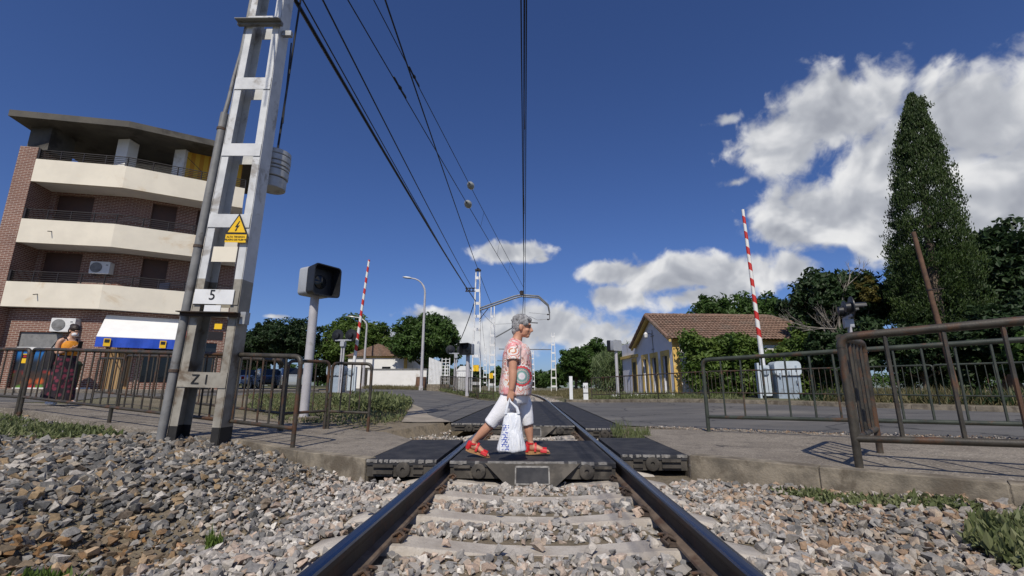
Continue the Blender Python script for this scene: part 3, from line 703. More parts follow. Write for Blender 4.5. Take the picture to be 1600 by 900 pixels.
def stone_tint(x, y):
    u = rng.random(len(x)); out = np.empty((len(x), 3))
    L = PAL_LEFT[rng.integers(0, len(PAL_LEFT), len(x))]; R_ = PAL_RIGHT[rng.integers(0, len(PAL_RIGHT), len(x))]; T_ = PAL_TRACK[rng.integers(0, len(PAL_TRACK), len(x))]
    wl_ = sst(-x+.5*(u-.5), 1.5, 2.6); wr_ = sst(x+.5*(u-.5), 1.2, 1.9); pick = rng.random(len(x))
    out = np.where((pick < wl_)[:, None], L, np.where((pick < wr_)[:, None], R_, T_))
    hol = np.exp(-(((x+2.7)/.7)**2+((y-2.6)/.7)**2)) > .35
    out = np.where((hol & (rng.random(len(x)) < .6))[:, None], out*np.array((.95, .74, .52)), out)
    return out*rng.uniform(.8, 1.2, (len(x), 1))
TINT = stone_tint(P[:, 0], P[:, 1])
# the stones that show largest are single pieces, all the others one mesh
camd = np.hypot(P[:, 0], P[:, 1]); vis = (P[:, 1] > 1.75) & (np.abs(P[:, 0]) < P[:, 1]*1.15)
score = np.where(vis, P[:, 3]/camd, 0); order = np.argsort(-score); big = order[:290]; rest = order[290:]
def rotmats(n):
    q = rng.normal(size=(n, 4)); q[:, 1:3] *= .45; q /= np.linalg.norm(q, axis=1)[:, None]; w, x, y, z = q.T
    return np.stack([1-2*(y*y+z*z), 2*(x*y-z*w), 2*(x*z+y*w), 2*(x*y+z*w), 1-2*(x*x+z*z), 2*(y*z-x*w), 2*(x*z-y*w), 2*(y*z+x*w), 1-2*(x*x+y*y)], 1).reshape(-1, 3, 3)
Vl, Fl, Cl = [], [], []; off = 0
kind_ = rng.integers(0, len(ROCKS), len(rest)); RM = rotmats(len(rest))
for k, (rv, rf) in enumerate(ROCKS):
    s_ = rest[kind_ == k]; M_ = RM[kind_ == k]
    vv = np.einsum('nij,vj->nvi', M_, rv)*P[s_, 3][:, None, None]*np.array((1, 1, .9))+P[s_, None, :3]
    nvv = len(rv); Vl.append(vv.reshape(-1, 3)); Fl.append((rf[None]+(np.arange(len(s_))*nvv)[:, None, None]+off).reshape(-1, 3)); off += len(s_)*nvv
    Cl.append(np.repeat(TINT[s_], nvv, 0))
def big_mesh(name, Vv, Ff, Cc, matname):
    me = bpy.data.meshes.new(name); nv_, nf_ = len(Vv), len(Ff); k = Ff.shape[1]
    me.vertices.add(nv_); me.vertices.foreach_set('co', Vv.astype(np.float32).ravel())
    me.loops.add(nf_*k); me.loops.foreach_set('vertex_index', Ff.astype(np.int32).ravel())
    me.polygons.add(nf_); me.polygons.foreach_set('loop_start', np.arange(0, nf_*k, k, dtype=np.int32))
    me.update(calc_edges=True)
    if Cc is not None:
        ca = me.attributes.new('tint', 'FLOAT_COLOR', 'POINT'); ca.data.foreach_set('color', np.concatenate([Cc, np.ones((nv_, 1))], 1).astype(np.float32).ravel())
    me.materials.append(MATS[matname]); me.shade_flat(); return me
me = big_mesh('ballast', np.concatenate(Vl), np.concatenate(Fl), np.concatenate(Cl), 'stone')
ballast = bpy.data.objects.new('ballast', me); COL.objects.link(ballast)
struct(ballast, 'stuff'); ballast['label'] = 'loose grey, tan and pinkish crushed stone ballast around the track'; ballast['category'] = 'ballast'
bigmeshes = {}
for i in big:
    k = int(rng.integers(0, len(ROCKS))); tq = int(rng.integers(0, 4)); zone = 0 if abs(P[i, 0]) < 1.6 else (1 if P[i, 0] < 0 else 2)
    key = (k % 12, zone, tq)
    if key not in bigmeshes:
        rv, rf = ROCKS[key[0]]; c_ = stone_tint(np.array([[0., -4., 3.][zone]]), np.array([5.]))
        bigmeshes[key] = big_mesh('stone', rv, rf, np.repeat(c_, len(rv), 0), 'stone')
    o = bpy.data.objects.new('stone', bigmeshes[key]); COL.objects.link(o); o.parent = ballast
    o.location = P[i, :3]; s_ = P[i, 3]; o.scale = (s_, s_, s_*.9); o.rotation_euler = (random.uniform(-.5, .5), random.uniform(-.5, .5), random.uniform(0, 6.3))
# crumbled asphalt and grit along the broken edge between pavement and road
ed = np.array([(2.2, 8.75), (3.05, 8.28), (4.41, 7.22), (6.05, 6.16), (8.5, 4.5)]); n = 2600; u = rng.random(n)*(len(ed)-1.001); i_ = u.astype(int); q = ed[i_]+(ed[i_+1]-ed[i_])*(u-i_)[:, None]+rng.normal(0, .10, (n, 2))
r = rng.uniform(.005, .022, n)**1.0*np.where(rng.random(n) < .8, .6, 1.); z = g(q[:, 0], q[:, 1])+r*.3; rv, rf = ROCKS[5]; M_ = rotmats(n); vv = np.einsum('nij,vj->nvi', M_, rv)*r[:, None, None]+np.concatenate([q, z[:, None]], 1)[:, None, :]
me = big_mesh('rubble', vv.reshape(-1, 3), (rf[None]+(np.arange(n)*len(rv))[:, None, None]).reshape(-1, 3), np.repeat(PAL_RIGHT[rng.integers(0, 8, n)]*rng.uniform(.5, 1.1, (n, 1)), len(rv), 0), 'stone')
o = struct(bpy.data.objects.new('rubble', me), 'stuff'); COL.objects.link(o); o['label'] = 'crumbled grit along the broken edge of the road'; o['category'] = 'rubble'
# the track's ballast shoulder beyond the crossing
n = 9000; y = 25+60*rng.random(n)**1.6; o_ = rng.uniform(-2.6, 2.6, n); k = np.abs(np.abs(o_)-.87) > .09; y, o_ = y[k], o_[k]; x = tx(y)+o_
r = rng.uniform(.03, .06, len(x))*(1+y/90); z = np.where(np.abs(o_) < 1.3, -.20, -.2-.1*(np.abs(o_)-1.3))+.02*rng.random(len(x))
rv, rf = ROCKS[3]; M_ = rotmats(len(x)); vv = np.einsum('nij,vj->nvi', M_, rv)*r[:, None, None]+np.stack([x, y, z], 1)[:, None, :]
me = big_mesh('ballast', vv.reshape(-1, 3), (rf[None]+(np.arange(len(x))*len(rv))[:, None, None]).reshape(-1, 3), np.repeat(PAL_TRACK[rng.integers(0, 9, len(x))]*.9, len(rv), 0), 'stone')
o = struct(bpy.data.objects.new('ballast', me), 'stuff'); COL.objects.link(o); o['label'] = 'pale stone ballast of the track bending away beyond the road crossing'; o['category'] = 'ballast'
# ---------------------------------------------------------------- tubular railings
def arc_pts(a, c, b, r, n=5):
    """corner a-c-b rounded with radius r"""
    a, b, c = V3(a), V3(b), V3(c); p0 = c+(a-c).normalized()*r; p1 = c+(b-c).normalized()*r
    return [p0*(1-t_)**2+c*2*t_*(1-t_)+p1*t_*t_ for t_ in [i/n for i in range(n+1)]]
def railing(label, a, b, za, zb, top=1.06, low=.25, spacing=.23, r=.026, rb=.009, matname='fence_rust', posts=('a', 'b'), round_ends=True, group='tubular railings round the crossing', bars=True, cat='railing', mid=None, low_mat=None):
    """panel from plan point a to b; za/zb ground heights; a rounded frame tube, a lower rail and upright bars"""
    root = thing('railing', label, cat, (a[0], a[1], za), group)
    A0, A1 = Vector((a[0], a[1], za)), Vector((a[0], a[1], za+top)); B0, B1 = Vector((b[0], b[1], zb)), Vector((b[0], b[1], zb+top))
    ins = .10 if round_ends else .0
    top_pts = []
    if 'a' in posts and round_ends: top_pts += arc_pts(A0, A1, B1, ins)
    else: top_pts.append(A1)
    if 'b' in posts and round_ends: top_pts += arc_pts(A1, B1, B0, ins)
    else: top_pts.append(B1)
    MB().tube(top_pts, r*1.12, 10).build('top_rail', matname, root, smooth=True)
    for k, P0, P1 in (('a', A0, A1), ('b', B0, B1)):
        if k in posts: MB().tube([P0-Vector((0, 0, .08)), P1-Vector((0, 0, ins))], r, 10).build('post', matname, root, smooth=True)
    if mid:
        for t_ in mid:
            q = A0.lerp(B0, t_); MB().tube([q-Vector((0, 0, .08)), q+Vector((0, 0, low))], r, 10).build('post', matname, root, smooth=True)
    la, lb = A0+Vector((0, 0, low)), B0+Vector((0, 0, low))
    MB().tube([la, lb], r*.92, 10).build('lower_rail', low_mat or matname, root, smooth=True)
    if bars:
        L = (B0-A0).length; n = max(1, round(L/spacing)-1)
        for i in range(n):
            t_ = (i+1)/(n+1)+random.uniform(-.08, .08)/(n+1); q = A0.lerp(B0, t_); j = random.uniform(-.012, .012)
            MB().tube([q+Vector((0, 0, low)), q+Vector((j, j*.4, top))], rb*1.25*random.uniform(.95, 1.08), 6, cap=False).build('bar', matname, root, smooth=True)
    return root
# left of the track, front row
railing('rusty railing panel running behind the foot of the tall lattice mast', (-8.88, 7.79), (-2.78, 5.44), .31, .0, 1.07, .235, .215, .026, .010, mid=(.42,), posts=('a', 'b'))
railing('rusty railing panel passing in front of the masked woman\'s trailing side', (-14.4, 9.3), (-9.02, 7.86), .46, .31, 1.07, .235, .22, .028, .010)
# behind the left pavement
railing('short rusty railing panel across the pavement behind the mast', (-3.80, 7.05), (-3.40, 7.62), .045, .06, 1.07, .27, .2, .024, .009)
railing('short rusty railing panel beside the grey signal post', (-3.36, 7.66), (-2.66, 7.58), .05, .03, 1.06, .27, .2, .024, .009)
railing('rusty railing panel at the back of the pavement behind the mast', (-6.1, 7.9), (-3.86, 7.08), .2, .05, 1.07, .27, .22, .024, .009)
railing('short rusty railing panel facing the shop with the white awning', (-8.1, 8.85), (-6.3, 7.98), .28, .2, 1.05, .30, .22, .022, .009)
railing('thin rusty railing panel along the weedy island', (-9.4, 9.6), (-8.2, 8.95), .33, .28, 1.0, .3, .2, .02, .008)
# right of the track
railing('heavy rust-brown railing at the pavement edge, nearest the ballast', (2.93, 4.46), (5.1, 2.66), .0, .10, 1.17, .25, .37, .034, .013, 'fence_rust')
railing('short rust-brown return panel at the end of the heavy railing', (2.96, 4.50), (3.72, 5.30), .0, .02, 1.17, .25, .2, .032, .013, 'fence_rust', posts=('b',))
railing('long dark green railing beside the asphalt, on the pavement\'s road side', (2.88, 7.90), (7.2, 3.9), .0, .12, 1.16, .235, .31, .030, .011, 'fence_green')
# far side of the road
fr = [(3.0, 23.75), (4.15, 22.35), (5.5, 20.7), (7.0, 18.85), (8.35, 17.2), (9.75, 15.25), (11.1, 13.3), (12.4, 11.5), (14.2, 9.4)]
desc = ['opposite the number post', 'in front of the reeds', 'in front of the shuttered house doors', 'in front of the house corner', 'before the vine beside the barrier', 'in front of the grey barrier cabinet', 'in front of the tall dry weeds', 'below the wooden pole', 'beyond the wooden pole']
for i in range(len(fr)-1):
    a, b = fr[i], fr[i+1]
    railing('rusty roadside railing panel '+desc[i], a, b, G(*a)+.10, G(*b)+.10, 1.08, .26, .17, .024, .0085, 'fence_rust' if i < 5 else 'fence_green', group='railing panels along the far kerb')
for (a, b, d_) in (((-7.6, 38.2), (-5.4, 33.0), 'beside the white slatted gate'), ((-5.3, 32.8), (-3.3, 27.8), 'in front of the white cabinet'), ((-3.2, 27.6), (-2.4, 28.6), 'at the track end of the far row')):
    railing('dark railing panel beyond the road '+d_, a, b, G(*a)+.08, G(*b)+.08, 1.15, .25, .2, .026, .011, 'fence_rust', group='railing panels beyond the road')

# ---------------------------------------------------------------- lattice masts
def channel(m_, p0, p1, w, d, fx, th=.012):
    """a C channel from p0 to p1: web of depth d (along y) on the outside, two flanges of width w towards fx"""
    a, b = V3(p0), V3(p1)
    for off, sx, sy in (((0, 0), th, d), ((fx*w/2, -d/2+th/2), w, th), ((fx*w/2, d/2-th/2), w, th)):
        o3 = Vector((off[0], off[1], 0)); q = []
        for P_ in (a, b):
            c = P_+o3; q += [(c.x-sx/2, c.y-sy/2, c.z), (c.x+sx/2, c.y-sy/2, c.z), (c.x+sx/2, c.y+sy/2, c.z), (c.x-sx/2, c.y+sy/2, c.z)]
        m_.hexa(q)
def lattice(root, base, H, w0, w1, cw, cd, step, mlow, mhigh, zsplit, both=True, bh=.2, y_rot=0):
    x, y, z = base
    def half(h): return (w0+(w1-w0)*h/H)/2
    for s_ in (-1, 1):
        for (h0, h1, mt) in ((0, .32, 'tar') if mlow != mhigh else (0, .01, mlow), (.32 if mlow != mhigh else .01, zsplit, mlow), (zsplit, H, mhigh)):
            m_ = MB(); channel(m_, (x+s_*half(h0), y, z+h0), (x+s_*half(h1), y, z+h1), cw, cd, -s_); m_.build('leg', mt, root)
    h = .89; n = 0
    while h < H-.2:
        hw = half(h)-.004
        for sy in ((-1, 1) if both else (-1,)):
            m_ = MB(); yy = y+sy*(cd/2+.007); m_.box(x-hw, x+hw, yy-.005, yy+.005, z+h-bh/2, z+h+bh/2)
            m_.build('batten_plate', mlow if h < zsplit else mhigh, root)
        h += step; n += 1
MX, MY, MZ = -4.22, 5.80, .03
mast = thing('catenary_mast', 'tall lattice steel catenary mast with number plates and yellow danger sign', 'mast', (MX, MY, MZ))
lattice(mast, (MX, MY, MZ-.12), 10.2, .66, .42, .105, .24, 1.06, 'mast_dull', 'mast_paint', 2.2, bh=.19)
MH = lambda h: (.66+(.42-.66)*h/10.2)/2
# conduit clipped along the outer side
cp = [(MX-MH(0)-.075, MY-.12, MZ-.1), (MX-MH(2.5)-.075, MY-.12, 2.5), (MX-MH(4.55)-.07, MY-.12, 4.55)]
MB().tube(cp, .052, 12).build('conduit', 'pipe_grey', mast, smooth=True)
MB().tube([cp[-1], (MX-MH(4.8)-.05, MY-.12, 4.8), (MX-MH(5.2)-.055, MY-.1, 5.15), (MX-MH(5.6)-.02, MY-.1, 5.6), (MX-MH(7)-.02, MY-.1, 7.5)], [.03, .028, .026, .022, .022], 10).build('cable', 'pipe_grey', mast, smooth=True)
for h in (.9, 2.55, 4.3): MB().lathe([(.057, -.02), (.060, -.018), (.060, .018), (.057, .02)], 12, (MX-MH(h)-.075, MY-.12, h)).build('pipe_clamp', 'clip', mast, smooth=True)
MB().tube([(MX+MH(1.9)-.16, MY+.02, 1.7), (MX+MH(3.4)-.17, MY+.02, 3.3)], .03, 8).build('inner_pipe', 'ochre', mast, smooth=True)
# clamp bands
for h, wd in ((1.62, .10), (6.02, .13)):
    m_ = MB(); m_.box(MX-MH(h)-.10, MX+MH(h)+.06, MY-.185, MY-.135, h-.02, h+.02); m_.box(MX-MH(h)-.10, MX+MH(h)+.06, MY-.26, MY-.135, h+.02, h+.032)
    m_.build('clamp_band', 'pipe_grey' if h > 3 else 'rail_side', mast)
m_ = MB(); m_.box(MX+MH(5.95)+.02, MX+MH(5.95)+.16, MY-.08, MY-.02, 5.90, 5.98); m_.build('bracket', 'galv', mast); m_ = MB(); m_.box(MX+MH(1.6)+.03, MX+MH(1.6)+.10, MY-.1, MY, 1.52, 1.68); m_.build('bracket', 'galv', mast)
# plates with the painted mast number
def plate(name, x0, x1, h0, h1, matname, yo=-.148):
    m_ = MB(); m_.box(x0, x1, MY+yo-.004, MY+yo+.004, h0, h1); return m_.build(name, matname, mast)
YF = MY-.153
plate('number_plate', MX-MH(2)+.02, MX+MH(2)-.06, 1.765, 1.96, 'white_paint')
text_mesh('5', .19, 'sign_black', mast, (MX-.04, YF-.003, 1.88), (pi/2, 0, 0), 'number')
text_mesh('Z 1', .17, 'sign_black', mast, (MX-.02, MY-.14, .80), (pi/2, 0, 0), 'number')
plate('blank_plate', MX-.12, MX+.10, 1.66, 1.75, 'white_paint', -.15)
plate('small_label', MX+.06, MX+.16, 1.44, 1.51, 'yellow_sign', -.15)
plate('blank_plate', MX-MH(2.4)+.15, MX+MH(2.4)-.12, 2.34, 2.55, 'stone_panel', -.13)
# danger sign: yellow triangle with black edge and bolt, text panel below
sg = thing('danger_sign', 'yellow triangular high-voltage warning sign with black bolt fixed on the lattice mast', 'sign', (MX+.12, MY-.165, 2.62))
cx, cy_, b0 = MX+.155, MY-.166, 2.72
def tri(s_, yy, z_): return [(cx-s_/2, yy, b0+z_), (cx+s_/2, yy, b0+z_), (cx, yy, b0+z_+s_*.95)]
MB().extr(tri(.31, cy_, 0), (0, .004, 0)).build('border', 'sign_black', sg)
MB().extr(tri(.245, cy_-.003, .022), (0, .003, 0)).build('face', 'yellow_sign', sg)
zb = [(.018, .20), (-.034, .098), (-.004, .102), (-.022, .05), (-.034, .062), (-.018, .026), (.006, .055), (-.008, .052), (.034, .128), (.002, .122), (.03, .20)]
m_ = MB(); bolt = [(cx+u*.9, cy_-.006, b0+w_*.85+.012) for u, w_ in zb]; m_.extr(bolt, (0, .003, 0)); m_.build('bolt_mark', 'sign_black', sg)
MB().box(cx-.145, cx+.145, cy_, cy_+.004, b0-.118, b0-.006).build('text_panel', 'yellow_sign', sg)
text_mesh('ALTA TENSION', .036, 'sign_black', sg, (cx, cy_-.003, b0-.042), (pi/2, 0, 0), 'lettering', .001)
text_mesh('PELIGRO DE MUERTE', .032, 'sign_black', sg, (cx, cy_-.003, b0-.082), (pi/2, 0, 0), 'lettering', .001)
# tension weights hanging behind the mast
wt = thing('tension_weight', 'stack of grey round concrete tension weights hanging behind the lattice mast', 'weight', (MX+.42, MY+.42, 3.75))
zz = 3.62; wx, wy = MX+.17, MY+.42
for i, (r, h) in enumerate(((.19, .17), (.205, .12), (.205, .05), (.21, .07), (.21, .10), (.205, .08))):
    MB().lathe([(r-.012, 0), (r, .01), (r, h-.012), (r-.012, h-.004)], 20, (wx, wy, zz)).build('disc', 'galv', wt, smooth=True); zz += h+.004
MB().tube([(wx, wy, zz-.1), (wx, wy, 9.6)], .016, 6).build('rod', 'wire', wt)
MB().tube([(MX+.33, MY+.2, 4.6), (MX+.27, MY+.2, 6.0)], .010, 6).build('guide', 'wire', wt)

# the whole mast leans a little towards the track
LEAN = Matrix.Rotation(radians(1.7), 4, 'Y'); FOOT = Vector((MX, MY, MZ))
for q_ in (mast, sg, wt):
    q_.location = FOOT+Vector((.05, 0, 0))+LEAN @ (q_.location-FOOT); q_.rotation_euler = (0, radians(1.7), 0)
# far masts, white painted
def far_mast(label, x, y, H, w=.62, w1=.34, step=.95):
    z = -.25 if abs(x-float(tx(y))) < 3 else G(x, y)
    r = thing('catenary_mast', label, 'mast', (x, y, z), 'white catenary masts along the line')
    lattice(r, (x, y, z), H, w, w1, .09, .16, step, 'white_paint', 'white_paint', H/2, both=False, bh=.22)
    m_ = MB(); m_.box(x-w*.7, x+w*.7, y-.35, y+.35, z-.1, z+.25); m_.build('footing', 'kerb_stone', r); return r
m2 = far_mast('tall white lattice mast carrying the bent grey portal arm and side cable', -4.15, 34.2, 9.5, .75, .36, 1.0)
m_ = MB(); m_.box(-4.36, -3.92, 34.0, 34.4, 9.6, 9.7); m_.lathe([(.1, 0), (.13, .05), (.05, .12)], 8, (-4.14, 34.2, 9.72)); m_.build('cap', 'rail_side', m2)
for hh in (7.95, 8.2): MB().box(-5.1, -4.3, 34.1, 34.25, hh, hh+.05).build('bracket', 'rail_side', m2)
for xx in (-5.0, -4.75, -4.5): MB().lathe([(.03, 0), (.07, .05), (.03, .1), (.07, .15), (.03, .2)], 8, (xx, 34.17, 8.0)).build('insulator', 'rail_side', m2)
# portal arm: a doubled tube from the mast over the track, bent down at the far end
for dz_ in (0, .17):
    MB().tube([(-3.95, 34.0, 6.45+dz_), (-1.35, 34.0, 7.35+dz_), (-.8, 34, 7.5+dz_*.8), (.55, 34, 7.38+dz_*.8), (1.25, 34, 6.75+dz_*.5), (1.35, 34, 6.2)], .06, 8).build('portal_arm', 'arm_steel', m2, smooth=True)
MB().tube([(-3.95, 34, 5.75), (-3.3, 34, 6.6)], .03, 6).build('brace', 'rail_side', m2)
MB().tube([(1.35, 34, 6.4), (1.35, 34, 5.7)], .03, 6).build('drop_bracket', 'rail_side', m2)
MB().tube([(1.3, 34, 6.1), (-.2, 34, 6.25)], .018, 6).build('steady_arm', 'galv', m2)
MB().tube([(1.3, 34, 5.75), (.4, 34, 5.7), (-.1, 34, 5.95), (-.9, 34, 5.85)], .022, 6).build('steady_arm', 'galv', m2)
MB().lathe([(.14, 0), (.14, .3), (.05, .34)], 8, (-.75, 34, 7.62)).build('pulley_box', 'rail_side', m2)
for zz_ in (5.72, 6.1): MB().lathe([(.03, 0), (.07, .04), (.03, .08), (.07, .12), (.03, .16)], 8, (1.15, 34, zz_), 'x').build('insulator', 'rail_side', m2)
for (a, b_) in ((-.2, 1.5),): MB().box(-4.35, -3.95, 33.98, 34.02, 1.9, 2.35).build('warning_plate', 'yellow_sign', m2)
m3 = far_mast('white lattice mast with a grey cantilever tube, second along the line', -3.9, 45, 8.6, .7, .4, .95)
MB().tube([(-3.6, 45, 5.6), (-.9, 45, 7.1), (.6, 45, 7.0)], .06, 6).build('cantilever', 'arm_steel', m3, smooth=True)
MB().tube([(-3.6, 45, 6.9), (-1.0, 45, 7.0)], .02, 6).build('stay', 'galv', m3)
MB().box(-4.15, -3.8, 44.7, 44.75, 1.6, 2.1).build('warning_plate', 'yellow_sign', m3)
m4 = far_mast('slim white lattice mast past the crossing on the grassy side of the line', 2.85, 62, 8.0, .8, .45, 1.1)
MB().tube([(2.6, 62, 5.75), (-4.5, 62, 5.85)], .06, 6).build('cross_beam', 'arm_steel', m4)
m5 = far_mast('smaller distant white lattice mast farther along the line', .1, 92, 8.0, .8, .45, 1.1)
MB().tube([(-.2, 92, 5.9), (-7, 92, 6.0)], .06, 6).build('cross_beam', 'arm_steel', m5)
m6 = far_mast('slender distant lattice mast seen between the first two masts', -9.0, 88, 8.5, .7, .45, 1.1)
m7 = far_mast('distant lattice mast behind the white gate', -15, 80, 9, .7, .45, 1.1)

# ---------------------------------------------------------------- wires
def wire(label, pts, r, sag=0., n=14, name='overhead_wire', group='overhead wires'):
    a, b = V3(pts[0]), V3(pts[-1]); q = []
    for i in range(n+1):
        t_ = i/n; c = a.lerp(b, t_); c.z -= sag*4*t_*(1-t_); q.append(c)
    o = MB().tube(q, r, 6).build(name, 'wire', None); tag(o, label, 'wire', group); return o
wire('thick black feeder cable strung from the near mast to the portal mast', [(-3.74, 0.5, 7.05), (-4.32, 34.1, 7.25)], .034, .25)
wire('black cable looping down from the portal mast towards the trees', [(-4.32, 34.1, 7.25), (-9.5, 46, 3.4)], .03, 1.6)
wire('thin side conductor below the upper bracket of the portal mast', [(-3.85, 1.0, 7.5), (-4.95, 34.1, 8.1)], .014, .2)
wire('thin side conductor to the inner insulator of the portal mast bracket', [(-3.85, 1.0, 8.2), (-4.55, 34.1, 8.2)], .018, .25)
wire('earth wire running to the very top of the portal mast', [(-3.2, 2.0, 9.85), (-4.14, 34.1, 9.7)], .022, .15)
wire('earth wire from the portal mast top on to the next mast', [(-4.14, 34.3, 9.7), (-3.9, 45, 8.6)], .02, .1)
A_ = Vector((-3.6, 7.53, 8.3)); B_ = Vector((-.75, 34, 7.55)); A_ = A_-(B_-A_)*.2; B_ = Vector((-.75, 34, 7.55)); C_ = Vector((-3.6, 8.81, 9.56)); D_ = Vector((-.6, 34, 8.2)); C_ = C_-(D_-C_)*.2
wire('slanting anchor wire with an insulator, the lower of the pair', [A_, B_], .013, .05)
wire('slanting anchor wire with an insulator, the upper of the pair', [C_, D_], .012, .05)
for (P_, Q_, t_, lb) in ((A_, B_, .475, 'lower'), (C_, D_, .465, 'upper')):
    q = P_.lerp(Q_, t_); d = (Q_-P_).normalized(); m_ = MB(); k = d.to_track_quat('Z', 'Y').to_matrix()
    o = MB().lathe([(.02, -.32), (.035, -.25), (.05, -.22), (.13, -.14), (.16, 0), (.13, .14), (.05, .22), (.035, .25), (.02, .32)], 12).build('insulator', 'insulator', None, smooth=True)
    o.location = q; o.rotation_euler = k.to_euler(); tag(o, 'glazed grey bulb insulator strung in the '+lb+' slanting anchor wire', 'insulator')
    q = P_.lerp(Q_, .25); o = MB().lathe([(.015, -.42), (.03, -.35), (.02, -.1), (.05, 0), (.02, .1), (.03, .35), (.015, .42)], 8).build('turnbuckle', 'wire', None, smooth=True)
    o.location = q; o.rotation_euler = k.to_euler(); tag(o, 'dark turnbuckle in the '+lb+' slanting anchor wire', 'turnbuckle')
for t_ in (.55, .68, .80): wire('short dropper linking the two slanting anchor wires', [A_.lerp(B_, t_), C_.lerp(D_, t_)], .006, 0, 1, 'dropper_wire', 'droppers of the slanting wires')
for xx, lb in ((-.02, 'the first of the twin'), (.05, 'the second of the twin')):
    wire('black contact wire over the middle of the track, '+lb, [(xx+.06, -3, 5.55), (xx-.55, 34, 5.75)], .011, 0)
wire('black messenger cable hung above the twin contact wires', [(.12, -3, 6.9), (-.62, 34, 7.4)], .016, .5)
wire('contact wires carrying on beyond the portal arm', [(-.55, 34, 5.75), (-2.6, 92, 5.8)], .02, .1)
wire('messenger cable carrying on beyond the portal arm', [(-.62, 34, 7.4), (-2.6, 92, 6.6)], .02, .4)
for y in (8, 12.5, 17, 21.5, 26, 30.5):
    t_ = (y+3)/37; wire('short vertical dropper between messenger and contact wire', [(.10-.65*t_, y, 5.56+.2*t_), (.12-.74*t_, y, 6.9+.5*t_-.5*4*t_*(1-t_))], .005, 0, 1, 'dropper_wire', 'droppers over the track')
wire('thin line crossing from the portal mast to the next', [(-4.0, 34.3, 6.6), (-3.8, 45, 6.9)], .014, .1)
wire('thin line from the distant mast to the portal mast', [(-3.95, 34.3, 7.2), (-9, 88, 7.6)], .015, .4)

# ---------------------------------------------------------------- crossing signals, barriers, lamps
def rbox(m_, x0, x1, y0, y1, z0, z1, r, n=4):
    poly = []
    for cx_, cz_, a0 in ((x1-r, z1-r, 0), (x0+r, z1-r, pi/2), (x0+r, z0+r, pi), (x1-r, z0+r, 3*pi/2)):
        for i in range(n+1): a = a0+pi/2*i/n; poly.append((cx_+r*cos(a), cz_+r*sin(a)))
    m_.extr([(x, y0, z) for x, z in poly], (0, y1-y0, 0)); return m_
def box_signal(label, loc, rz, H, w, post_r, group=None):
    r = thing('crossing_signal', label, 'signal', (0, 0, 0), group)
    MB().lathe([(post_r*1.0, -.1), (post_r, H-.5*w), (post_r*.98, H-.4*w)], 16).build('post', 'post_grey', r, smooth=True)
    m_ = MB(); m_.box(-.2, .2, -.2, .2, -.1, .06); m_.build('footing', 'kerb_stone', r)
    m_ = MB(); rbox(m_, -w/2, w/2, -w*.28, w*.16, H-.5*w, H+.5*w, w*.12); m_.build('back_case', 'grey_plastic', r, smooth=True)
    # black hood tapering outwards, hollow
    m_ = MB(); rg = []
    for (yy, k) in ((.16, .98), (.20, 1.0), (.62, 1.10)):
        ring = []
        for cx_, cz_, a0 in ((1, 1, 0), (-1, 1, pi/2), (-1, -1, pi), (1, -1, 3*pi/2)):
            for i in range(4): a = a0+pi/2*i/3; ring.append(((cx_*.38+.12*cos(a))*w*k, yy*w, H+(cz_*.38+.12*sin(a))*w*k))
        rg.append(ring)
    inner = [[(x*.93, y, H+(z-H)*.93) for x, y, z in q] for q in (rg[2], rg[1])]
    m_.rings(rg+inner, 0, True); m_.build('hood', 'black_plastic', r, smooth=True)
    m_ = MB(); m_.lathe([(w*.26, 0), (w*.24, .03), (.001, .06)], 16, (0, w*.18, H), 'y'); m_.build('lens', 'glass_dark', r, smooth=True)
    m_ = MB(); m_.tube([(0, 0, H+.47*w), (0, 0, H+.55*w)], post_r*.55, 8); m_.build('cap', 'black_plastic', r)
    r.location = loc; r.rotation_euler = (0, 0, rz); return r
box_signal('grey post carrying a square signal box with deep black hood beside the left railing', (-4.42, 8.95, G(-4.4, 9)), radians(-118), 2.72, .58, .085)
box_signal('distant square black hooded signal on a grey post by the white cabinet', (-4.2, 30.0, G(-4.2, 30)), radians(150), 3.05, .72, .13)
box_signal('pale signal box on a thin post in front of the reeds', (4.9, 27.0, G(5, 27)), radians(30), 3.0, .62, .09)
def disc_light(label, loc, rz, H, post='post_grey'):
    r = thing('crossing_light', label, 'crossing light', (0, 0, 0), 'twin flashing crossing lights')
    for s_ in (-.07, .07): MB().tube([(s_, 0, -.1), (s_, 0, H)], .05, 10).build('post', post, r, smooth=True)
    MB().box(-.5, .5, -.04, .04, H-.03, H+.05).build('cross_arm', 'grey_plastic', r)
    for s_ in (-1, 1):
        MB().lathe([(.0, -.03), (.36, -.03), (.36, 0), (.18, .02), (.16, .16), (.0, .18)], 24, (s_*.42, -.02, H+.28), 'y').build('disc', 'black_plastic', r, smooth=True)
        MB().lathe([(.13, -.04), (.10, -.07), (.0, -.08)], 16, (s_*.42, -.02, H+.28), 'y').build('lens', 'tail_red', r, smooth=True)
        m_ = MB(); rg = []
        for (yy, rr) in ((-.05, .16), (-.42, .15)): rg.append([(s_*.42+rr*cos(a), yy, H+.28+rr*sin(a)) for a in [pi*i/10 for i in range(11)]])
        n_ = 11
        m_.add(rg[0]+rg[1], [(j, j+1, n_+j+1, n_+j) for j in range(n_-1)]); m_.build('hood', 'black_plastic', r)
    m_ = MB(); rbox(m_, -.12, .12, -.12, .14, H-.35, H-.06, .04); m_.build('junction_box', 'grey_plastic', r, smooth=True)
    r.location = loc; r.rotation_euler = (0, 0, rz); return r
disc_light('twin black disc crossing lights beside the barrier with parked cars behind', (-10.75, 25.6, G(-10.7, 25.6)), radians(172), 2.9)
disc_light('distant twin black disc crossing lights by the white slatted gate', (-5.9, 35.3, G(-5.9, 35.3)), radians(195), 3.0)
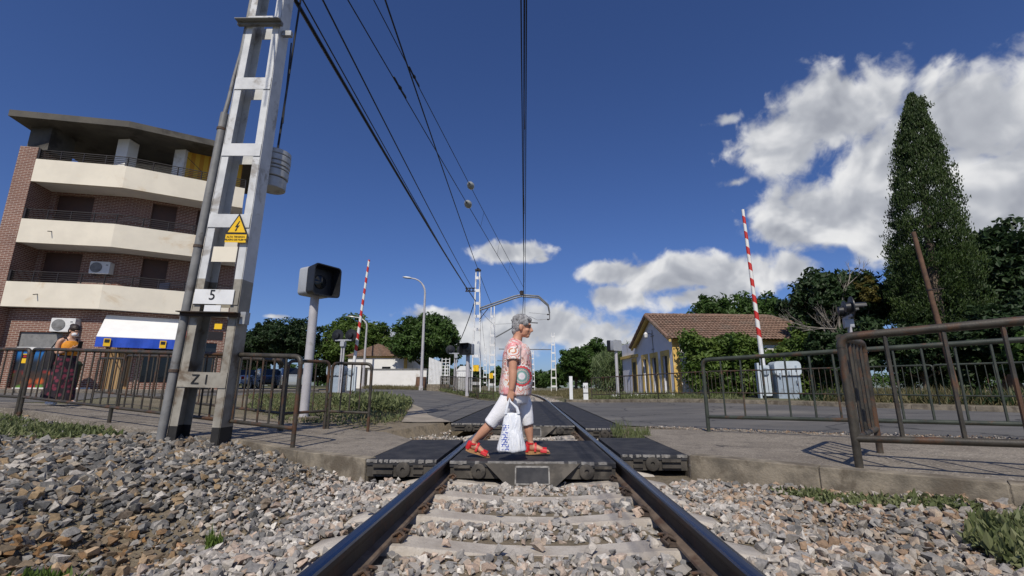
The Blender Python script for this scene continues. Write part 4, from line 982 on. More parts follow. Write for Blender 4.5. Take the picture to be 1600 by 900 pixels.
dl = disc_light('black crossing lights seen edge-on above the rusty railings, in front of the dark trees', (10.6, 15.6, G(10.6, 15.6)+.1), radians(70), 2.75)
def barrier(label, loc, H, lean, cab_side, rz):
    r = thing('barrier', label, 'barrier', (0, 0, 0), 'raised level crossing barriers')
    # boom rises from the pivot, tapered; painted stripes above a bare lower end
    top = Vector((lean[0]*H, lean[1]*H, H)); d = top.normalized()
    MB().tube([d*.9, d*2.35], [.10, .092], 10).build('boom_foot', 'white_paint', r, smooth=True)
    MB().tube([d*2.35, d*H], [.092, .062], 10).build('boom', 'boom_stripe', r, smooth=True)
    m_ = MB(); rbox(m_, -.18, .18, -.12, .18, .1, 1.35, .05); m_.build('pivot_housing', 'cabinet_light', r, smooth=True)
    MB().lathe([(.15, -.2), (.15, .2)], 14, (0, 0, 1.1), 'y').build('pivot', 'cabinet', r, smooth=True)
    m_ = MB(); m_.beam((-.26*cab_side, .0, -.05), (-.26*cab_side, 0, 1.45), .08, .3, (0, 1, 0)); m_.build('counterweight_arm', 'cabinet_light', r)
    cx_ = cab_side*.78
    m_ = MB(); rbox(m_, cx_-.44, cx_+.44, -.35, .3, -.05, .95, .03); m_.build('cabinet_body', 'cabinet', r, smooth=True)
    m_ = MB(); rbox(m_, cx_-.50, cx_+.50, -.4, .35, .92, 1.5, .16, 5); m_.build('cabinet_hood', 'cabinet_light' if cab_side > 0 else 'cabinet', r, smooth=True)
    for (u, w_, hh) in ((-.32, .85, .18), (.02, .95, .14), (.3, 1.1, .22), (.3, .6, .12)):
        MB().box(cx_+u-.03, cx_+u+.03, -.44, -.36, w_, w_+hh).build('latch', 'cabinet', r)
    MB().box(cx_-.5, cx_+.5, -.405, -.34, .90, .925).build('seam', 'rail_side', r)
    r.location = loc; r.rotation_euler = (0, 0, rz); return r
barrier('red and white raised barrier beside the vine-covered house, with a pale blue cabinet', (9.75, 19.9, G(9.8, 19.9)+.1), 8.35, (-.012, .0), 1, radians(-8))
barrier('red and white raised barrier beside twin black disc lights, leaning towards the track', (-10.45, 26.3, G(-10.45, 26.3)), 7.9, (.072, .0), -1, radians(8))
def street_lamp(label, loc, H, arm, rz, group='street lamps'):
    r = thing('street_lamp', label, 'street lamp', (0, 0, 0), group)
    MB().tube([(0, 0, -.1), (0, 0, H*.55), (0, 0, H*.86)], [.14, .11, .085], 10).build('pole', 'post_grey', r, smooth=True)
    pts = [(0, 0, H*.86)]+[(-arm*(1-cos(a)), 0, H*.86+H*.14*sin(a)) for a in [pi/2*i/6 for i in range(1, 7)]]
    MB().tube(pts, [.085]*3+[.06]*(len(pts)-3), 8).build('arm', 'post_grey', r, smooth=True)
    q = pts[-1]; m_ = MB(); m_.rings([[(q[0]-x, yy*w_, q[2]+dz_+zz*h_) for yy, zz in ((-1, 0), (-.7, 1), (.7, 1), (1, 0), (.7, -.6), (-.7, -.6))] for x, w_, h_, dz_ in ((-.05, .06, .05, 0), (.15, .14, .09, .02), (.55, .15, .09, .06), (.75, .06, .04, .09))]); m_.build('lamp_head', 'galv', r, smooth=True)
    m_ = MB(); m_.box(-.16, .16, -.16, .16, -.1, .35); m_.build('base', 'post_grey', r)
    r.location = loc; r.rotation_euler = (0, 0, rz); return r
street_lamp('tall grey street lamp with a curved arm in front of the round green tree', (-9.3, 38.6, G(-9.3, 38.6)), 9.6, 1.25, radians(5))
street_lamp('far street lamp whose arm shows over the pale green tree', (-17.0, 46, G(-17, 46)), 7.2, 1.4, radians(0))
# number post, marker stones, white gate, cabinet, bins and stumps beyond the road
r = thing('number_post', 'small white post with a black number beside the far railing', 'post', (2.75, 24.3, .1)); MB().box(2.63, 2.87, 24.2, 24.32, .0, .95).build('slab', 'white_paint', r); text_mesh('41', .26, 'sign_black', r, (2.75, 24.195, .72), (pi/2, 0, 0), 'number')
MB().box(2.62, 2.88, 24.19, 24.21, .42, .46).build('band', 'sign_black', r)
o = MB().box(1.95, 2.12, 24.6, 24.75, -.1, 1.3).build('marker_post', 'white_paint'); tag(o, 'plain white concrete post at the end of the far railing', 'post')
for i, (x, y) in enumerate(((4.3, 24.6), (5.2, 24.3), (5.7, 24.1), (6.9, 23.9))):
    m_ = MB(); m_.prism([(x-.2, y-.15), (x+.2, y-.18), (x+.22, y+.15), (x-.17, y+.17)], 0, .38+.06*(i % 2)); tag(m_.build('marker_stone', 'white_paint'), 'low whitewashed stone behind the far railing', 'stone', 'whitewashed stones behind the railing')
gt = thing('slatted_gate', 'white slatted gate panel on a concrete plinth near the street lamp', 'gate', (-8.0, 38.4, G(-8, 38.4)))
gz = G(-8, 38.4); MB().box(-8.75, -6.9, 38.25, 38.75, gz-.1, gz+.55).build('plinth', 'kerb_stone', gt)
for i in range(9): x = -8.65+i*.118; MB().box(x, x+.10, 38.3, 38.36, gz+.5, gz+2.75-.045*i).build('slat', 'white_paint', gt)
for i in range(3): MB().box(-7.58+.36*i*.9, -7.52+.36*i*.9, 38.3, 38.36, gz+.5, gz+2.7).build('upright', 'white_paint', gt)
for i in range(8): MB().box(-7.55, -6.92, 38.31, 38.35, gz+.75+.26*i, gz+.79+.26*i).build('wire_bar', 'white_paint', gt)
cb = thing('relay_cabinet', 'white ribbed relay cabinet behind the far dark railing', 'cabinet', (-5.2, 35.5, G(-5.2, 35.5))); cz = G(-5.2, 35.5)
MB().box(-5.75, -4.75, 35.2, 35.9, cz-.05, cz+1.75).build('case', 'white_paint', cb); MB().extr([(-5.8, 35.15, cz+1.75), (-4.7, 35.15, cz+1.75), (-5.0, 35.15, cz+2.1), (-5.5, 35.15, cz+2.1)], (0, .8, 0)).build('lid', 'white_paint', cb)
for i in range(6): MB().box(-5.7+.16*i, -5.64+.16*i, 35.16, 35.2, cz+.1, cz+1.6).build('rib', 'white_paint', cb)
for (a, b_) in (((9.6, 22.3), 0),): pass
pole = thing('wooden_pole', 'leaning brown wooden pole in front of the cypress', 'pole', (14.9, 17.3, G(14.9, 17.3)))
MB().tube([(15.15, 17.3, .0), (14.95, 17.3, 3.0), (14.7, 17.3, 6.55)], [.10, .09, .075], 10).build('shaft', 'wood_pole', pole, smooth=True)
MB().lathe([(.105, 0), (.105, .05)], 10, (14.86, 17.3, 4.25)).build('band', 'rail_side', pole)
MB().tube([(14.86, 17.3, 4.27), (15.3, 17.2, 4.3)], .02, 6).build('hook', 'rail_side', pole)
# ---------------------------------------------------------------- walls with openings
def wall_open(m_, p0, p1, z0, z1, opens, nrm, reveal=.18, mi=0):
    """wall face p0-p1 (plan) with rectangular openings (u0,u1,v0,v1), v from z0; reveals go inwards"""
    L = hypot(p1[0]-p0[0], p1[1]-p0[1]); ux, uy = (p1[0]-p0[0])/L, (p1[1]-p0[1])/L
    us = sorted({0, L, *[o[0] for o in opens], *[o[1] for o in opens]}); vs_ = sorted({0, z1-z0, *[o[2] for o in opens], *[o[3] for o in opens]})
    def pt(u, v, d=0): return (p0[0]+ux*u-nrm[0]*d, p0[1]+uy*u-nrm[1]*d, z0+v)
    for ua, ub in zip(us, us[1:]):
        for va, vb in zip(vs_, vs_[1:]):
            if any(o[0]-1e-6 <= ua and ub <= o[1]+1e-6 and o[2]-1e-6 <= va and vb <= o[3]+1e-6 for o in opens): continue
            m_.add([pt(ua, va), pt(ub, va), pt(ub, vb), pt(ua, vb)], [(0, 1, 2, 3)], mi)
    for (a, b, c, d) in opens:
        for (q, r_) in (((a, c), (b, c)), ((b, c), (b, d)), ((b, d), (a, d)), ((a, d), (a, c))):
            m_.add([pt(*q), pt(*r_), pt(*r_, reveal), pt(*q, reveal)], [(0, 1, 2, 3)], mi)
    return pt
# ---------------------------------------------------------------- brick apartment building
F0 = Vector((-23.9, 18.95)); d1 = Vector((.972, .237)); n1 = Vector((.237, -.972)); L1 = 4.0; F1 = F0+d1*L1
d2 = Vector((3.0, 1.95)).normalized(); n2 = Vector((d2.y, -d2.x)); L2 = 5.1; F2 = F1+d2*L2
nb = (n1+n2).normalized(); kb = 1/nb.dot(n1)
def off3(o_): return F0-n1*o_, F1-nb*o_*kb, F2-n2*o_      # the facade line pushed back by o_
bz = .55
bld = thing('apartment_building', 'four-storey brick apartment building with pale stone balconies and dark flat roof', 'building', (F0.x, F0.y, bz))
TOPS = (5.42, 8.42, 11.45)
A, B, C = off3(1.3); A0 = A-d1*.3
BACK1 = F0-d1*.55-n1*11; BACK2 = F2-n2*10
for fi, zt in enumerate((4.27, 7.27)):
    m_ = MB(); z0, z1 = zt, zt+3.06
    ops1 = [(.45, 2.1, .2, 2.93)]; ops2 = [(.85, 1.9, .2, 2.93), (2.8, 4.2, .2, 2.93)]
    p1 = wall_open(m_, A, B, z0, z1, ops1, n1); p2 = wall_open(m_, B, C, z0, z1, ops2, n2)
    w = m_.build('wall', 'brick', bld, uv=True)
    for pt, ops in ((p1, ops1), (p2, ops2)):
        for (a, b, c, d) in ops:
            m_ = MB(); q = [pt(a, c, .17), pt(b, c, .17), pt(b, d, .17), pt(a, d, .17)]; m_.add(q, [(0, 1, 2, 3)]); wd = m_.build('window', 'shutter', w)
            nn_ = n1 if pt is p1 else n2; hs = .55+.25*random.random()
            m_ = MB(); k = 9; zb_ = c+(d-c)*.0
            for i in range(k):
                za = c+i*.105
                m_.extr([pt(a+.02, za, .15), pt(b-.02, za, .15), pt(b-.02, za+.09, .15), pt(a+.02, za+.09, .15)], (-nn_.x*.015, -nn_.y*.015, 0))
            struct(m_.build('shutter', 'shutter', w), 'stuff')
# ground floor
A, B, C = off3(.5); z0 = bz-.1
m_ = MB(); opsg1 = [(.8, 2.5, .25, 2.75)]; opsg2 = [(.35, 1.35, .1, 2.6), (1.75, 3.4, .5, 2.6), (3.9, 4.7, .1, 2.5)]
pg1 = wall_open(m_, A, B, z0, 4.27, opsg1, n1, .12); pg2 = wall_open(m_, B, C, z0, 4.27, opsg2, n2, .2)
gw = m_.build('wall', 'brick', bld, uv=True)
def panel(pt, o, dep, nn_, name, mt, par, th=.01):
    a, b, c, d = o; return MB().extr([pt(a, c, dep), pt(b, c, dep), pt(b, d, dep), pt(a, d, dep)], (-nn_.x*th, -nn_.y*th, 0)).build(name, mt, par)
pw = panel(pg1, (.8, 2.5, .25, 1.95), .10, n1, 'printed_window', 'shop_print', gw)
panel(pg1, (.8, 2.5, 2.05, 2.75), .08, n1, 'grey_panel', 'pipe_grey', gw); panel(pg1, (.75, 2.55, 1.93, 2.06), .02, n1, 'white_band', 'sign_white', gw)
q = panel(pg1, (1.0, 1.32, 1.34, 1.76), .085, n1, 'logo_square', 'yellow_sign', gw); panel(pg1, (1.05, 1.27, 1.56, 1.72), .075, n1, 'logo_mark', 'sign_black', gw); panel(pg1, (1.1, 1.22, 1.60, 1.68), .068, n1, 'logo_mark', 'sign_red', gw)
panel(pg1, (1.0, 4.0, .02, .26), -.02, n1, 'plinth', 'white_wall', gw)
panel(pg2, (.35, 1.35, .1, 2.6), .18, n2, 'bead_curtain', 'bamboo', gw); panel(pg2, (1.75, 3.4, .5, 2.6), .18, n2, 'shop_window', 'glass_dark', gw); panel(pg2, (3.9, 4.7, .1, 2.5), .18, n2, 'door', 'glass_dark', gw)
panel(pg2, (1.6, 4.9, 2.68, 3.1), -.03, n2, 'sign_board', 'dark_cloth', gw)
q = panel(pg2, (2.75, 3.6, 2.72, 3.06), -.05, n2, 'red_sign', 'sign_red', gw)
for i in range(4): panel(pg2, (2.83+.19*i, 2.95+.19*i, 2.8, 2.98), -.065, n2, 'sign_letter', 'sign_white', gw)
# pier and flank wall on the left, back and right walls
pl = F0-d1*.55; pr = F0+d1*.2
m_ = MB(); m_.add([(*pl, z0), (*pr, z0), (*(pr-n1*1.4), z0), (*(pr-n1*1.4), 12.05), (*pr, 12.05), (*pl, 12.05)], [(0, 1, 4, 5), (1, 2, 3, 4)])
e = pl-n1*11; m_.add([(*pl, z0), (*e, z0), (*e, 12.05), (*pl, 12.05), (*BACK2, z0), (*BACK2, 12.05), (*F2, z0), (*F2, 12.05)], [(0, 1, 2, 3), (1, 4, 5, 2)])
r_ = F2-n2*1.3; m_.add([(*r_, z0), (*BACK2, z0), (*BACK2, 10.3), (*r_, 10.3)], [(0, 1, 2, 3)])
m_.build('flank_wall', 'brick', bld, uv=True)
# balconies: stone parapet band, slab, steel rails
for fi, zt in enumerate(TOPS):
    a, b, c = off3(0.); a = F0+d1*.2; ai, bi, ci = off3(.14); ai = ai+d1*.2
    bal = MB().add([(*p_, z) for z in (zt-1.15, zt) for p_ in (a, b, c, ci, bi, ai)], [(0, 1, 7, 6), (1, 2, 8, 7), (2, 3, 9, 8), (3, 4, 10, 9), (4, 5, 11, 10), (5, 0, 6, 11), (6, 7, 10, 11), (7, 8, 9, 10), (0, 5, 4, 1), (1, 4, 3, 2)]).build('balcony', 'stone_panel', bld)
    bb, bc, bd = off3(1.35)
    MB().add([(*p_, z) for z in (zt-1.12, zt-.95) for p_ in (ai, bi, ci, bd, bc, bb)], [(0, 1, 4, 5), (1, 2, 3, 4), (6, 7, 10, 11), (7, 8, 9, 10), (0, 1, 7, 6), (1, 2, 8, 7), (2, 3, 9, 8), (3, 4, 10, 9), (4, 5, 11, 10), (5, 0, 6, 11)]).build('slab', 'white_wall', bal)
    am, bm_, cm = off3(.07); am = am+d1*.2
    for k in range(5):
        z = zt+.10+.10*k; MB().tube([(*am, z), (*bm_, z), (*cm, z)], .017 if k < 4 else .026, 6).build('rail', 'balcony_steel', bal)
    for (P_, Q_, n_) in ((am, bm_, 4), (bm_, cm, 5)):
        for i in range(n_+(P_ is bm_)):
            q = P_.lerp(Q_, i/n_); MB().box(q.x-.02, q.x+.02, q.y-.02, q.y+.02, zt, zt+.5).build('baluster', 'balcony_steel', bal)
    for (P_, D_, u) in ((F0, d1, 1.5), (F1, d2, 3.3)):
        if fi < 2:
            q = P_+D_*u; nn_ = n1 if P_ is F0 else n2; MB().tube([(*(q+nn_*-.02), zt-.55), (*(q+nn_*.22), zt-.62)], .02, 6).build('spout', 'balcony_steel', bal)
    m_ = MB(); m_.box(am.x-.05, am.x+.12, am.y-.05, am.y+.1, zt, zt+.52); m_.build('end_panel', 'balcony_steel', bal)
# attic storey set far back, posts, roof slab
A, B, C = off3(3.6)
m_ = MB(); at_ops = [(.9, 1.9, .2, 2.3)]; pa = wall_open(m_, A+d1*1.6, B, 10.5, 13.25, at_ops, n1); wall_open(m_, B, B+d2*1.2, 10.5, 13.25, [], n2); aw = m_.build('attic_wall', 'white_wall', bld)
panel(pa, (.9, 1.9, .2, 2.3), .17, n1, 'door', 'glass_dark', aw)
A, B, C = off3(1.0)
for (P_, D_, u) in ((A, d1, 3.3), (B, d2, 1.9)):
    q = P_+D_*u; MB().box(q.x-.3, q.x+.3, q.y-.3, q.y+.3, 10.5, 13.25).build('pillar', 'white_wall', bld)
R0, R1, R2 = off3(-.55); R0 = R0-d1*.9; R2 = R2+d2*.25; r3 = F2+d2*.3-n2*5.6; r4 = F0-d1*.9-n1*6
ROOF = [R0, R1, R2, r3, r4]
m_ = MB(); n = 5; m_.add([(*p_, 13.28) for p_ in ROOF]+[(*p_, 13.60) for p_ in ROOF], [tuple(range(5)), tuple(range(5, 10))]+[(i, (i+1) % 5, 5+(i+1) % 5, 5+i) for i in range(5)]); m_.build('roof', 'roof_slab', bld)
q = F0-d1*.45-n1*.4; MB().box(q.x-.2, q.x+.9, q.y, q.y+1.2, 12.05, 13.28).build('corner_post', 'roof_slab', bld)
# striped sunshade on the top terrace, potted greenery
aw_ = thing('terrace_awning', 'yellow and orange striped awning hanging on the top terrace', 'awning', (*(F1+d2*2.2), 11.5))
A, B, C = off3(.75); a = B+d2*1.9; b = B+d2*4.7
MB().extr([(*a, 11.55), (*b, 11.45), (*b, 13.2), (*a, 13.2)], (n2.x*.02, n2.y*.02, 0)).build('cloth', 'striped_awning', aw_)
MB().tube([(*a, 13.1), (*a.lerp(b, .35), 12.2)], .025, 6).build('arm', 'balcony_steel', aw_)
ch = thing('terrace_chair', 'dark plastic chair on the lowest balcony', 'chair', (*(F1+d2*2.2-n2*.6), 4.5))
q = F1+d2*2.2-n2*.55
MB().box(q.x-.3, q.x+.3, q.y-.05, q.y+.02, 5.0, 5.85).build('backrest', 'plastic_chair', ch); MB().box(q.x-.3, q.x+.3, q.y-.05, q.y+.45, 4.95, 5.0).build('seat', 'plastic_chair', ch)
for sx_ in (-.27, .23):
    for sy_ in (-.02, .4): MB().box(q.x+sx_, q.x+sx_+.04, q.y+sy_, q.y+sy_+.04, 4.47, 4.95).build('leg', 'plastic_chair', ch)
# outdoor air conditioners
def ac(label, P_, D_, N_, u, z, w=.85, h=.6):
    r = thing('air_conditioner', label, 'air conditioner', (*(P_+D_*u), z), 'outdoor air conditioner units')
    p_ = P_+D_*u; R3 = Matrix(((D_.x, -N_.x, 0), (D_.y, -N_.y, 0), (0, 0, 1)))
    def T(m_): m_.v = [tuple(R3 @ Vector(v_)+Vector((p_.x, p_.y, z))) for v_ in m_.v]; return m_
    m_ = MB(); rbox(m_, 0, w, -.34, 0, 0, h, .04); T(m_).build('case', 'sign_white', r, smooth=True)
    m_ = MB(); m_.lathe([(.001, -.01), (h*.42, -.01), (h*.42, -.03), (h*.36, -.035), (h*.06, -.02), (.001, -.03)], 20, (w*.33, -.335, h*.5), 'y'); T(m_).build('fan_grille', 'pipe_grey', r, smooth=True)
    m_ = MB(); m_.box(w*.8, w*.9, -.347, -.34, h*.7, h*.76); T(m_).build('badge', 'sign_black', r)
    for u_ in (.1, w-.16): m_ = MB(); m_.box(u_, u_+.05, -.36, .05, -.05, -.005); T(m_).build('bracket', 'balcony_steel', r)
A, B, C = off3(1.3); ac('white air conditioner on the brick wall above the lowest balcony', A, d1, n1, 2.7, 6.15)
A, B, C = off3(.5); ac('white air conditioner over the printed shop window', A, d1, n1, 2.15, 2.75+.45, .95, .62)
# shop awning
sa = thing('shop_awning', 'white shop awning with a blue valance', 'awning', (*(F1+d2*.2), 2.6))
A, B, C = off3(.5); a, b = B+d2*.15, B+d2*3.05; ao, bo = a+n2*1.05, b+n2*1.05
MB().extr([(*a, 4.05), (*b, 4.05), (*bo, 2.95), (*ao, 2.95)], (0, 0, .02)).build('canopy', 'canvas', sa)
m_ = MB(); k = 24
for i in range(k):
    p_, q = ao.lerp(bo, i/k), ao.lerp(bo, (i+1)/k); w0, w1 = .03*sin(i*.9), .03*sin((i+1)*.9)
    m_.add([(*(p_+n2*w0), 2.50), (*(q+n2*w1), 2.50), (*q, 2.95), (*p_, 2.95)], [(0, 1, 2, 3)])
m_.build('valance', 'sign_blue', sa, smooth=True)
for u in (.1, .8):
    p_ = ao.lerp(bo, u)+n2*.05; q = ao.lerp(bo, u+.085)+n2*.05
    MB().extr([(*p_, 2.53), (*q, 2.53), (*q, 2.88), (*p_, 2.88)], (n2.x*.01, n2.y*.01, 0)).build('logo_square', 'yellow_sign', sa)
    p_ = ao.lerp(bo, u+.012)+n2*.065; q = ao.lerp(bo, u+.07)+n2*.065
    MB().extr([(*p_, 2.70), (*q, 2.70), (*q, 2.84), (*p_, 2.84)], (n2.x*.01, n2.y*.01, 0)).build('logo_mark', 'sign_black', sa)
for P_, Q_ in ((a, ao), (b, bo)): MB().tube([(*P_, 3.0), (*Q_, 2.95)], .02, 6).build('arm', 'galv', sa)
# things on the forecourt
q = F1-d1*.35+n1*.35; zb_ = G(q.x, q.y)+.11
r = thing('waste_bin', 'dark green waste bin against the brick wall beside the bead curtain', 'bin', (q.x, q.y, zb_))
MB().lathe([(.24, 0), (.28, .05), (.33, 1.0), (.34, 1.02)], 14, (q.x, q.y, zb_)).build('tub', 'bin_green', r, smooth=True)
MB().lathe([(.35, 1.02), (.36, 1.08), (.25, 1.22), (.02, 1.27)], 14, (q.x, q.y, zb_)).build('lid', 'bin_green', r, smooth=True)

# ---------------------------------------------------------------- the house with the tiled roof
hx = Vector((.990, .115)); hy = Vector((-.115, .990)); H0 = Vector((7.65, 25.3)); hz = .12
hs = thing('house', 'low whitewashed house with ochre trim and brown tiled hip roof', 'house', (H0.x, H0.y, hz))
def HP(u, v, z): q = H0+hx*u+hy*v; return (q.x, q.y, z)
LW, LD, ZE, ZR = 9.9, 5.5, 3.35, 5.0
m_ = MB(); doors = [(.75, 1.45, .25, 2.45), (2.4, 3.1, .25, 2.45), (4.0, 4.6, .25, 2.45)]
nl = -hx; pf = wall_open(m_, HP(0, LD, 0)[:2], HP(0, 0, 0)[:2], hz-.1, ZE, [(LD-b, LD-a, c, d) for a, b, c, d in doors], nl, .15)
m_.add([HP(0, 0, ZE), HP(0, LD, ZE), HP(0, LD/2, ZR)], [(0, 1, 2)])
wf = m_.build('gable_wall', 'plaster', hs)
for (a, b, c, d) in doors:
    a, b = LD-b, LD-a
    dr = panel(pf, (a, b, c, d), .13, nl, 'door', 'dark_door', wf)
    m_ = MB()
    for (u0, u1, v0, v1) in ((a-.26, a-.0, c-.1, d+.3), (b, b+.26, c-.1, d+.3), (a, b, d, d+.3)): m_.extr([pf(u0, v0, -.03), pf(u1, v0, -.03), pf(u1, v1, -.03), pf(u0, v1, -.03)], (hx.x*.06, hx.y*.06, 0))
    struct(m_.build('door_surround', 'ochre', wf), 'stuff')
    panel(pf, (a+.34, a+.36, c, d), .11, nl, 'leaf_joint', 'sign_black', wf)
m_ = MB(); so = [(1.2, 2.0, 1.2, 2.4), (4.0, 4.8, 1.2, 2.4), (7.6, 8.4, 1.2, 2.4)]; ps = wall_open(m_, HP(0, 0, 0)[:2], HP(LW, 0, 0)[:2], hz-.1, ZE, so, -hy, .15)
ws = m_.build('side_wall', 'white_wall', hs)
for o_ in so: panel(ps, o_, .13, -hy, 'window', 'glass_dark', ws)
m_ = MB(); m_.add([HP(LW, 0, hz-.1), HP(LW, LD, hz-.1), HP(LW, LD, ZE), HP(LW, 0, ZE)], [(0, 1, 2, 3)]); m_.add([HP(0, LD, hz-.1), HP(LW, LD, hz-.1), HP(LW, LD, ZE), HP(0, LD, ZE)], [(0, 1, 2, 3)]); m_.build('rear_wall', 'white_wall', hs)
panel(ps, (-.02, .38, 0, ZE-hz), -.035, -hy, 'corner_strip', 'yellow_wall', hs, .04); panel(ps, (0, LW, ZE-hz-.22, ZE-hz+.08), -.05, -hy, 'eaves_band', 'ochre', hs, .05); panel(ps, (0, LW, 0, .5), -.02, -hy, 'plinth', 'white_wall', hs); panel(ps, (LW-.45, LW, 0, ZE-hz-.3), -.03, -hy, 'corner_strip', 'yellow_wall', hs, .02)
# annex with parapet along the same front
m_ = MB(); LA = 3.4; m_.add([HP(0, LD, hz-.1), HP(0, LD+LA, hz-.1), HP(0, LD+LA, 3.75), HP(0, LD, 3.75), HP(3, LD, 3.75), HP(3, LD+LA, 3.75), HP(3, LD+LA, hz-.1), HP(3, LD, hz-.1)], [(0, 1, 2, 3), (3, 2, 5, 4), (1, 6, 5, 2), (0, 3, 4, 7)]); ax = m_.build('annex_wall', 'plaster', hs)
MB().extr([HP(-.16, LD, 2.72), HP(-.16, LD+LA, 2.72), HP(-.16, LD+LA, 2.9), HP(-.16, LD, 2.9)], (hx.x*.18, hx.y*.18, 0)).build('cornice', 'ochre', ax)
dr = MB().extr([HP(-.02, LD+.5, hz), HP(-.02, LD+1.15, hz), HP(-.02, LD+1.15, 2.4), HP(-.02, LD+.5, 2.4)], (hx.x*.05, hx.y*.05, 0)).build('door', 'dark_door', ax)
MB().extr([HP(-.015, LD+.3, hz), HP(-.015, LD+1.35, hz), HP(-.015, LD+1.35, 2.65), HP(-.015, LD+.3, 2.65)], (hx.x*.03, hx.y*.03, 0)).build('door_surround', 'ochre', ax)
# wall lamp, iron cross ornament
q = HP(-.02, LD/2, 3.9); MB().tube([q, (q[0]-.35, q[1], q[2]+.05)], .02, 6).build('lamp_arm', 'sign_black', hs); MB().lathe([(.03, .12), (.13, 0), (.10, -.2), (.03, -.26)], 8, (q[0]-.38, q[1], q[2])).build('wall_lamp', 'sign_white', hs)
for (u0, u1, v0, v1) in ((2.72, 2.78, 2.75, 4.15), (2.5, 3.0, 3.75, 3.8), (2.55, 2.95, 2.95, 3.0)):
    MB().extr([HP(-.03, u0, v0), HP(-.03, u1, v0), HP(-.03, u1, v1), HP(-.03, u0, v1)], (hx.x*.02, hx.y*.02, 0)).build('iron_ornament', 'pipe_grey', hs)
# roof: courses of half-round tiles as real relief; gable at the front, hip at the back end
def roof_plane(name, a, b, c, d, par, pitch_n=.21, rows=13, over=.0):
    """a,b along the eaves, d,c along the ridge (a under d)"""
    a, b, c, d = map(V3, (a, b, c, d)); L = max((b-a).length, .1); nu = int(L/pitch_n)*6; nrm = (b-a).cross(d-a).normalized()
    if nrm.z < 0: nrm = -nrm
    m_ = MB()
    for r_ in range(rows):
        t0, t1 = r_/rows, min(1, (r_+1.12)/rows); o = len(m_.v)
        for (t_, lift) in ((t0, .045), (t1, .0)):
            e0, e1 = a.lerp(d, t_), b.lerp(c, t_); l0 = (e0-a).dot((b-a).normalized())
            for i in range(nu+1):
                q = e0.lerp(e1, i/nu); s_ = (q-a).dot((b-a).normalized())
                m_.v.append(tuple(q+nrm*(lift+.05*abs(sin(pi*s_/pitch_n))+.012*mnoise.noise(q*1.7))))
        for i in range(nu): m_.f.append((o+i, o+i+1, o+nu+2+i, o+nu+1+i)); m_.m.append(0)
    ob = m_.build(name, 'terracotta', par, smooth=False); return struct(ob, 'stuff')
rf = MB().add([HP(-.3, -.35, ZE-.06), HP(LW+.35, -.35, ZE-.06), HP(LW+.35, LD+.35, ZE-.06), HP(-.3, LD+.35, ZE-.06), HP(-.3, LD/2, ZR+.02), HP(LW-2.4, LD/2, ZR+.02)], [(0, 1, 5, 4), (1, 2, 5), (2, 3, 4, 5), (0, 4, 3)][:3]).build('roof', 'ochre', hs)
roof_plane('roof_tiles', HP(-.35, -.42, ZE-.08), HP(LW+.4, -.42, ZE-.08), HP(LW-2.4, LD/2, ZR+.05), HP(-.35, LD/2, ZR+.05), rf)
roof_plane('roof_tiles', HP(LW+.42, -.42, ZE-.08), HP(LW+.42, LD+.42, ZE-.08), HP(LW-2.38, LD/2+.01, ZR+.05), HP(LW-2.38, LD/2-.01, ZR+.05), rf)
roof_plane('roof_tiles', HP(-.35, LD+.42, ZE-.08), HP(LW+.4, LD+.42, ZE-.08), HP(LW-2.4, LD/2, ZR+.05), HP(-.35, LD/2, ZR+.05), rf)
def ridge(P_, Q_, par):
    P_, Q_ = V3(P_), V3(Q_); n_ = max(2, int((Q_-P_).length/.42))
    for i in range(n_):
        a, b = P_.lerp(Q_, i/n_), P_.lerp(Q_, (i+1.1)/n_); MB().tube([a, b], [.12, .10], 7).build('ridge_tile', 'terracotta', par)
ridge(HP(-.36, LD/2, ZR+.08), HP(LW-2.4, LD/2, ZR+.08), rf); ridge(HP(LW+.4, -.4, ZE), HP(LW-2.4, LD/2, ZR+.08), rf)
ridge(HP(-.36, -.42, ZE), HP(-.36, LD/2, ZR+.06), rf); ridge(HP(-.36, LD+.42, ZE), HP(-.36, LD/2, ZR+.06), rf)
for v0, v1 in ((-.4, LD/2), (LD+.4, LD/2)):
    MB().extr([HP(-.33, v0, ZE-.22), HP(-.33, v1, ZR-.16), HP(-.33, v1, ZR-.0), HP(-.33, v0, ZE-.06)], (hx.x*.12, hx.y*.12, 0)).build('barge_board', 'ochre', rf)

# ---------------------------------------------------------------- far left: white walls
wl_ = thing('boundary_wall', 'low white wall with a grey coping under the round green tree', 'wall', (-14, 43, G(-14, 43))); gz = G(-14, 43)
MB().box(-15.5, -9.9, 43.0, 43.3, gz-.1, gz+1.75).build('wall', 'white_wall', wl_); MB().box(-15.55, -9.85, 42.95, 43.35, gz+1.75, gz+1.86).build('coping', 'pipe_grey', wl_)
wh = thing('white_house', 'small white house with yellow gable trim behind the low white wall', 'house', (-17, 49, G(-17, 49))); gz = G(-17, 49)
MB().box(-19.5, -13.2, 48, 54, gz-.1, gz+3.4).build('wall', 'white_wall', wh)
MB().extr([(-19.8, 47.7, gz+3.3), (-12.9, 47.7, gz+3.3), (-16.3, 47.7, gz+4.6)], (0, 6.6, 0)).build('roof', 'terracotta', wh)
MB().box(-13.5, -13.15, 47.95, 48.0, gz, gz+3.35).build('corner_strip', 'yellow_wall', wh); MB().box(-19.5, -13.2, 47.94, 48.0, gz+3.1, gz+3.4).build('cornice', 'yellow_wall', wh)
MB().box(-18, -17, 47.96, 48.0, gz, gz+2.1).build('door', 'dark_door', wh); MB().box(-15.8, -14.9, 47.96, 48.0, gz+1, gz+2.2).build('window', 'glass_dark', wh)
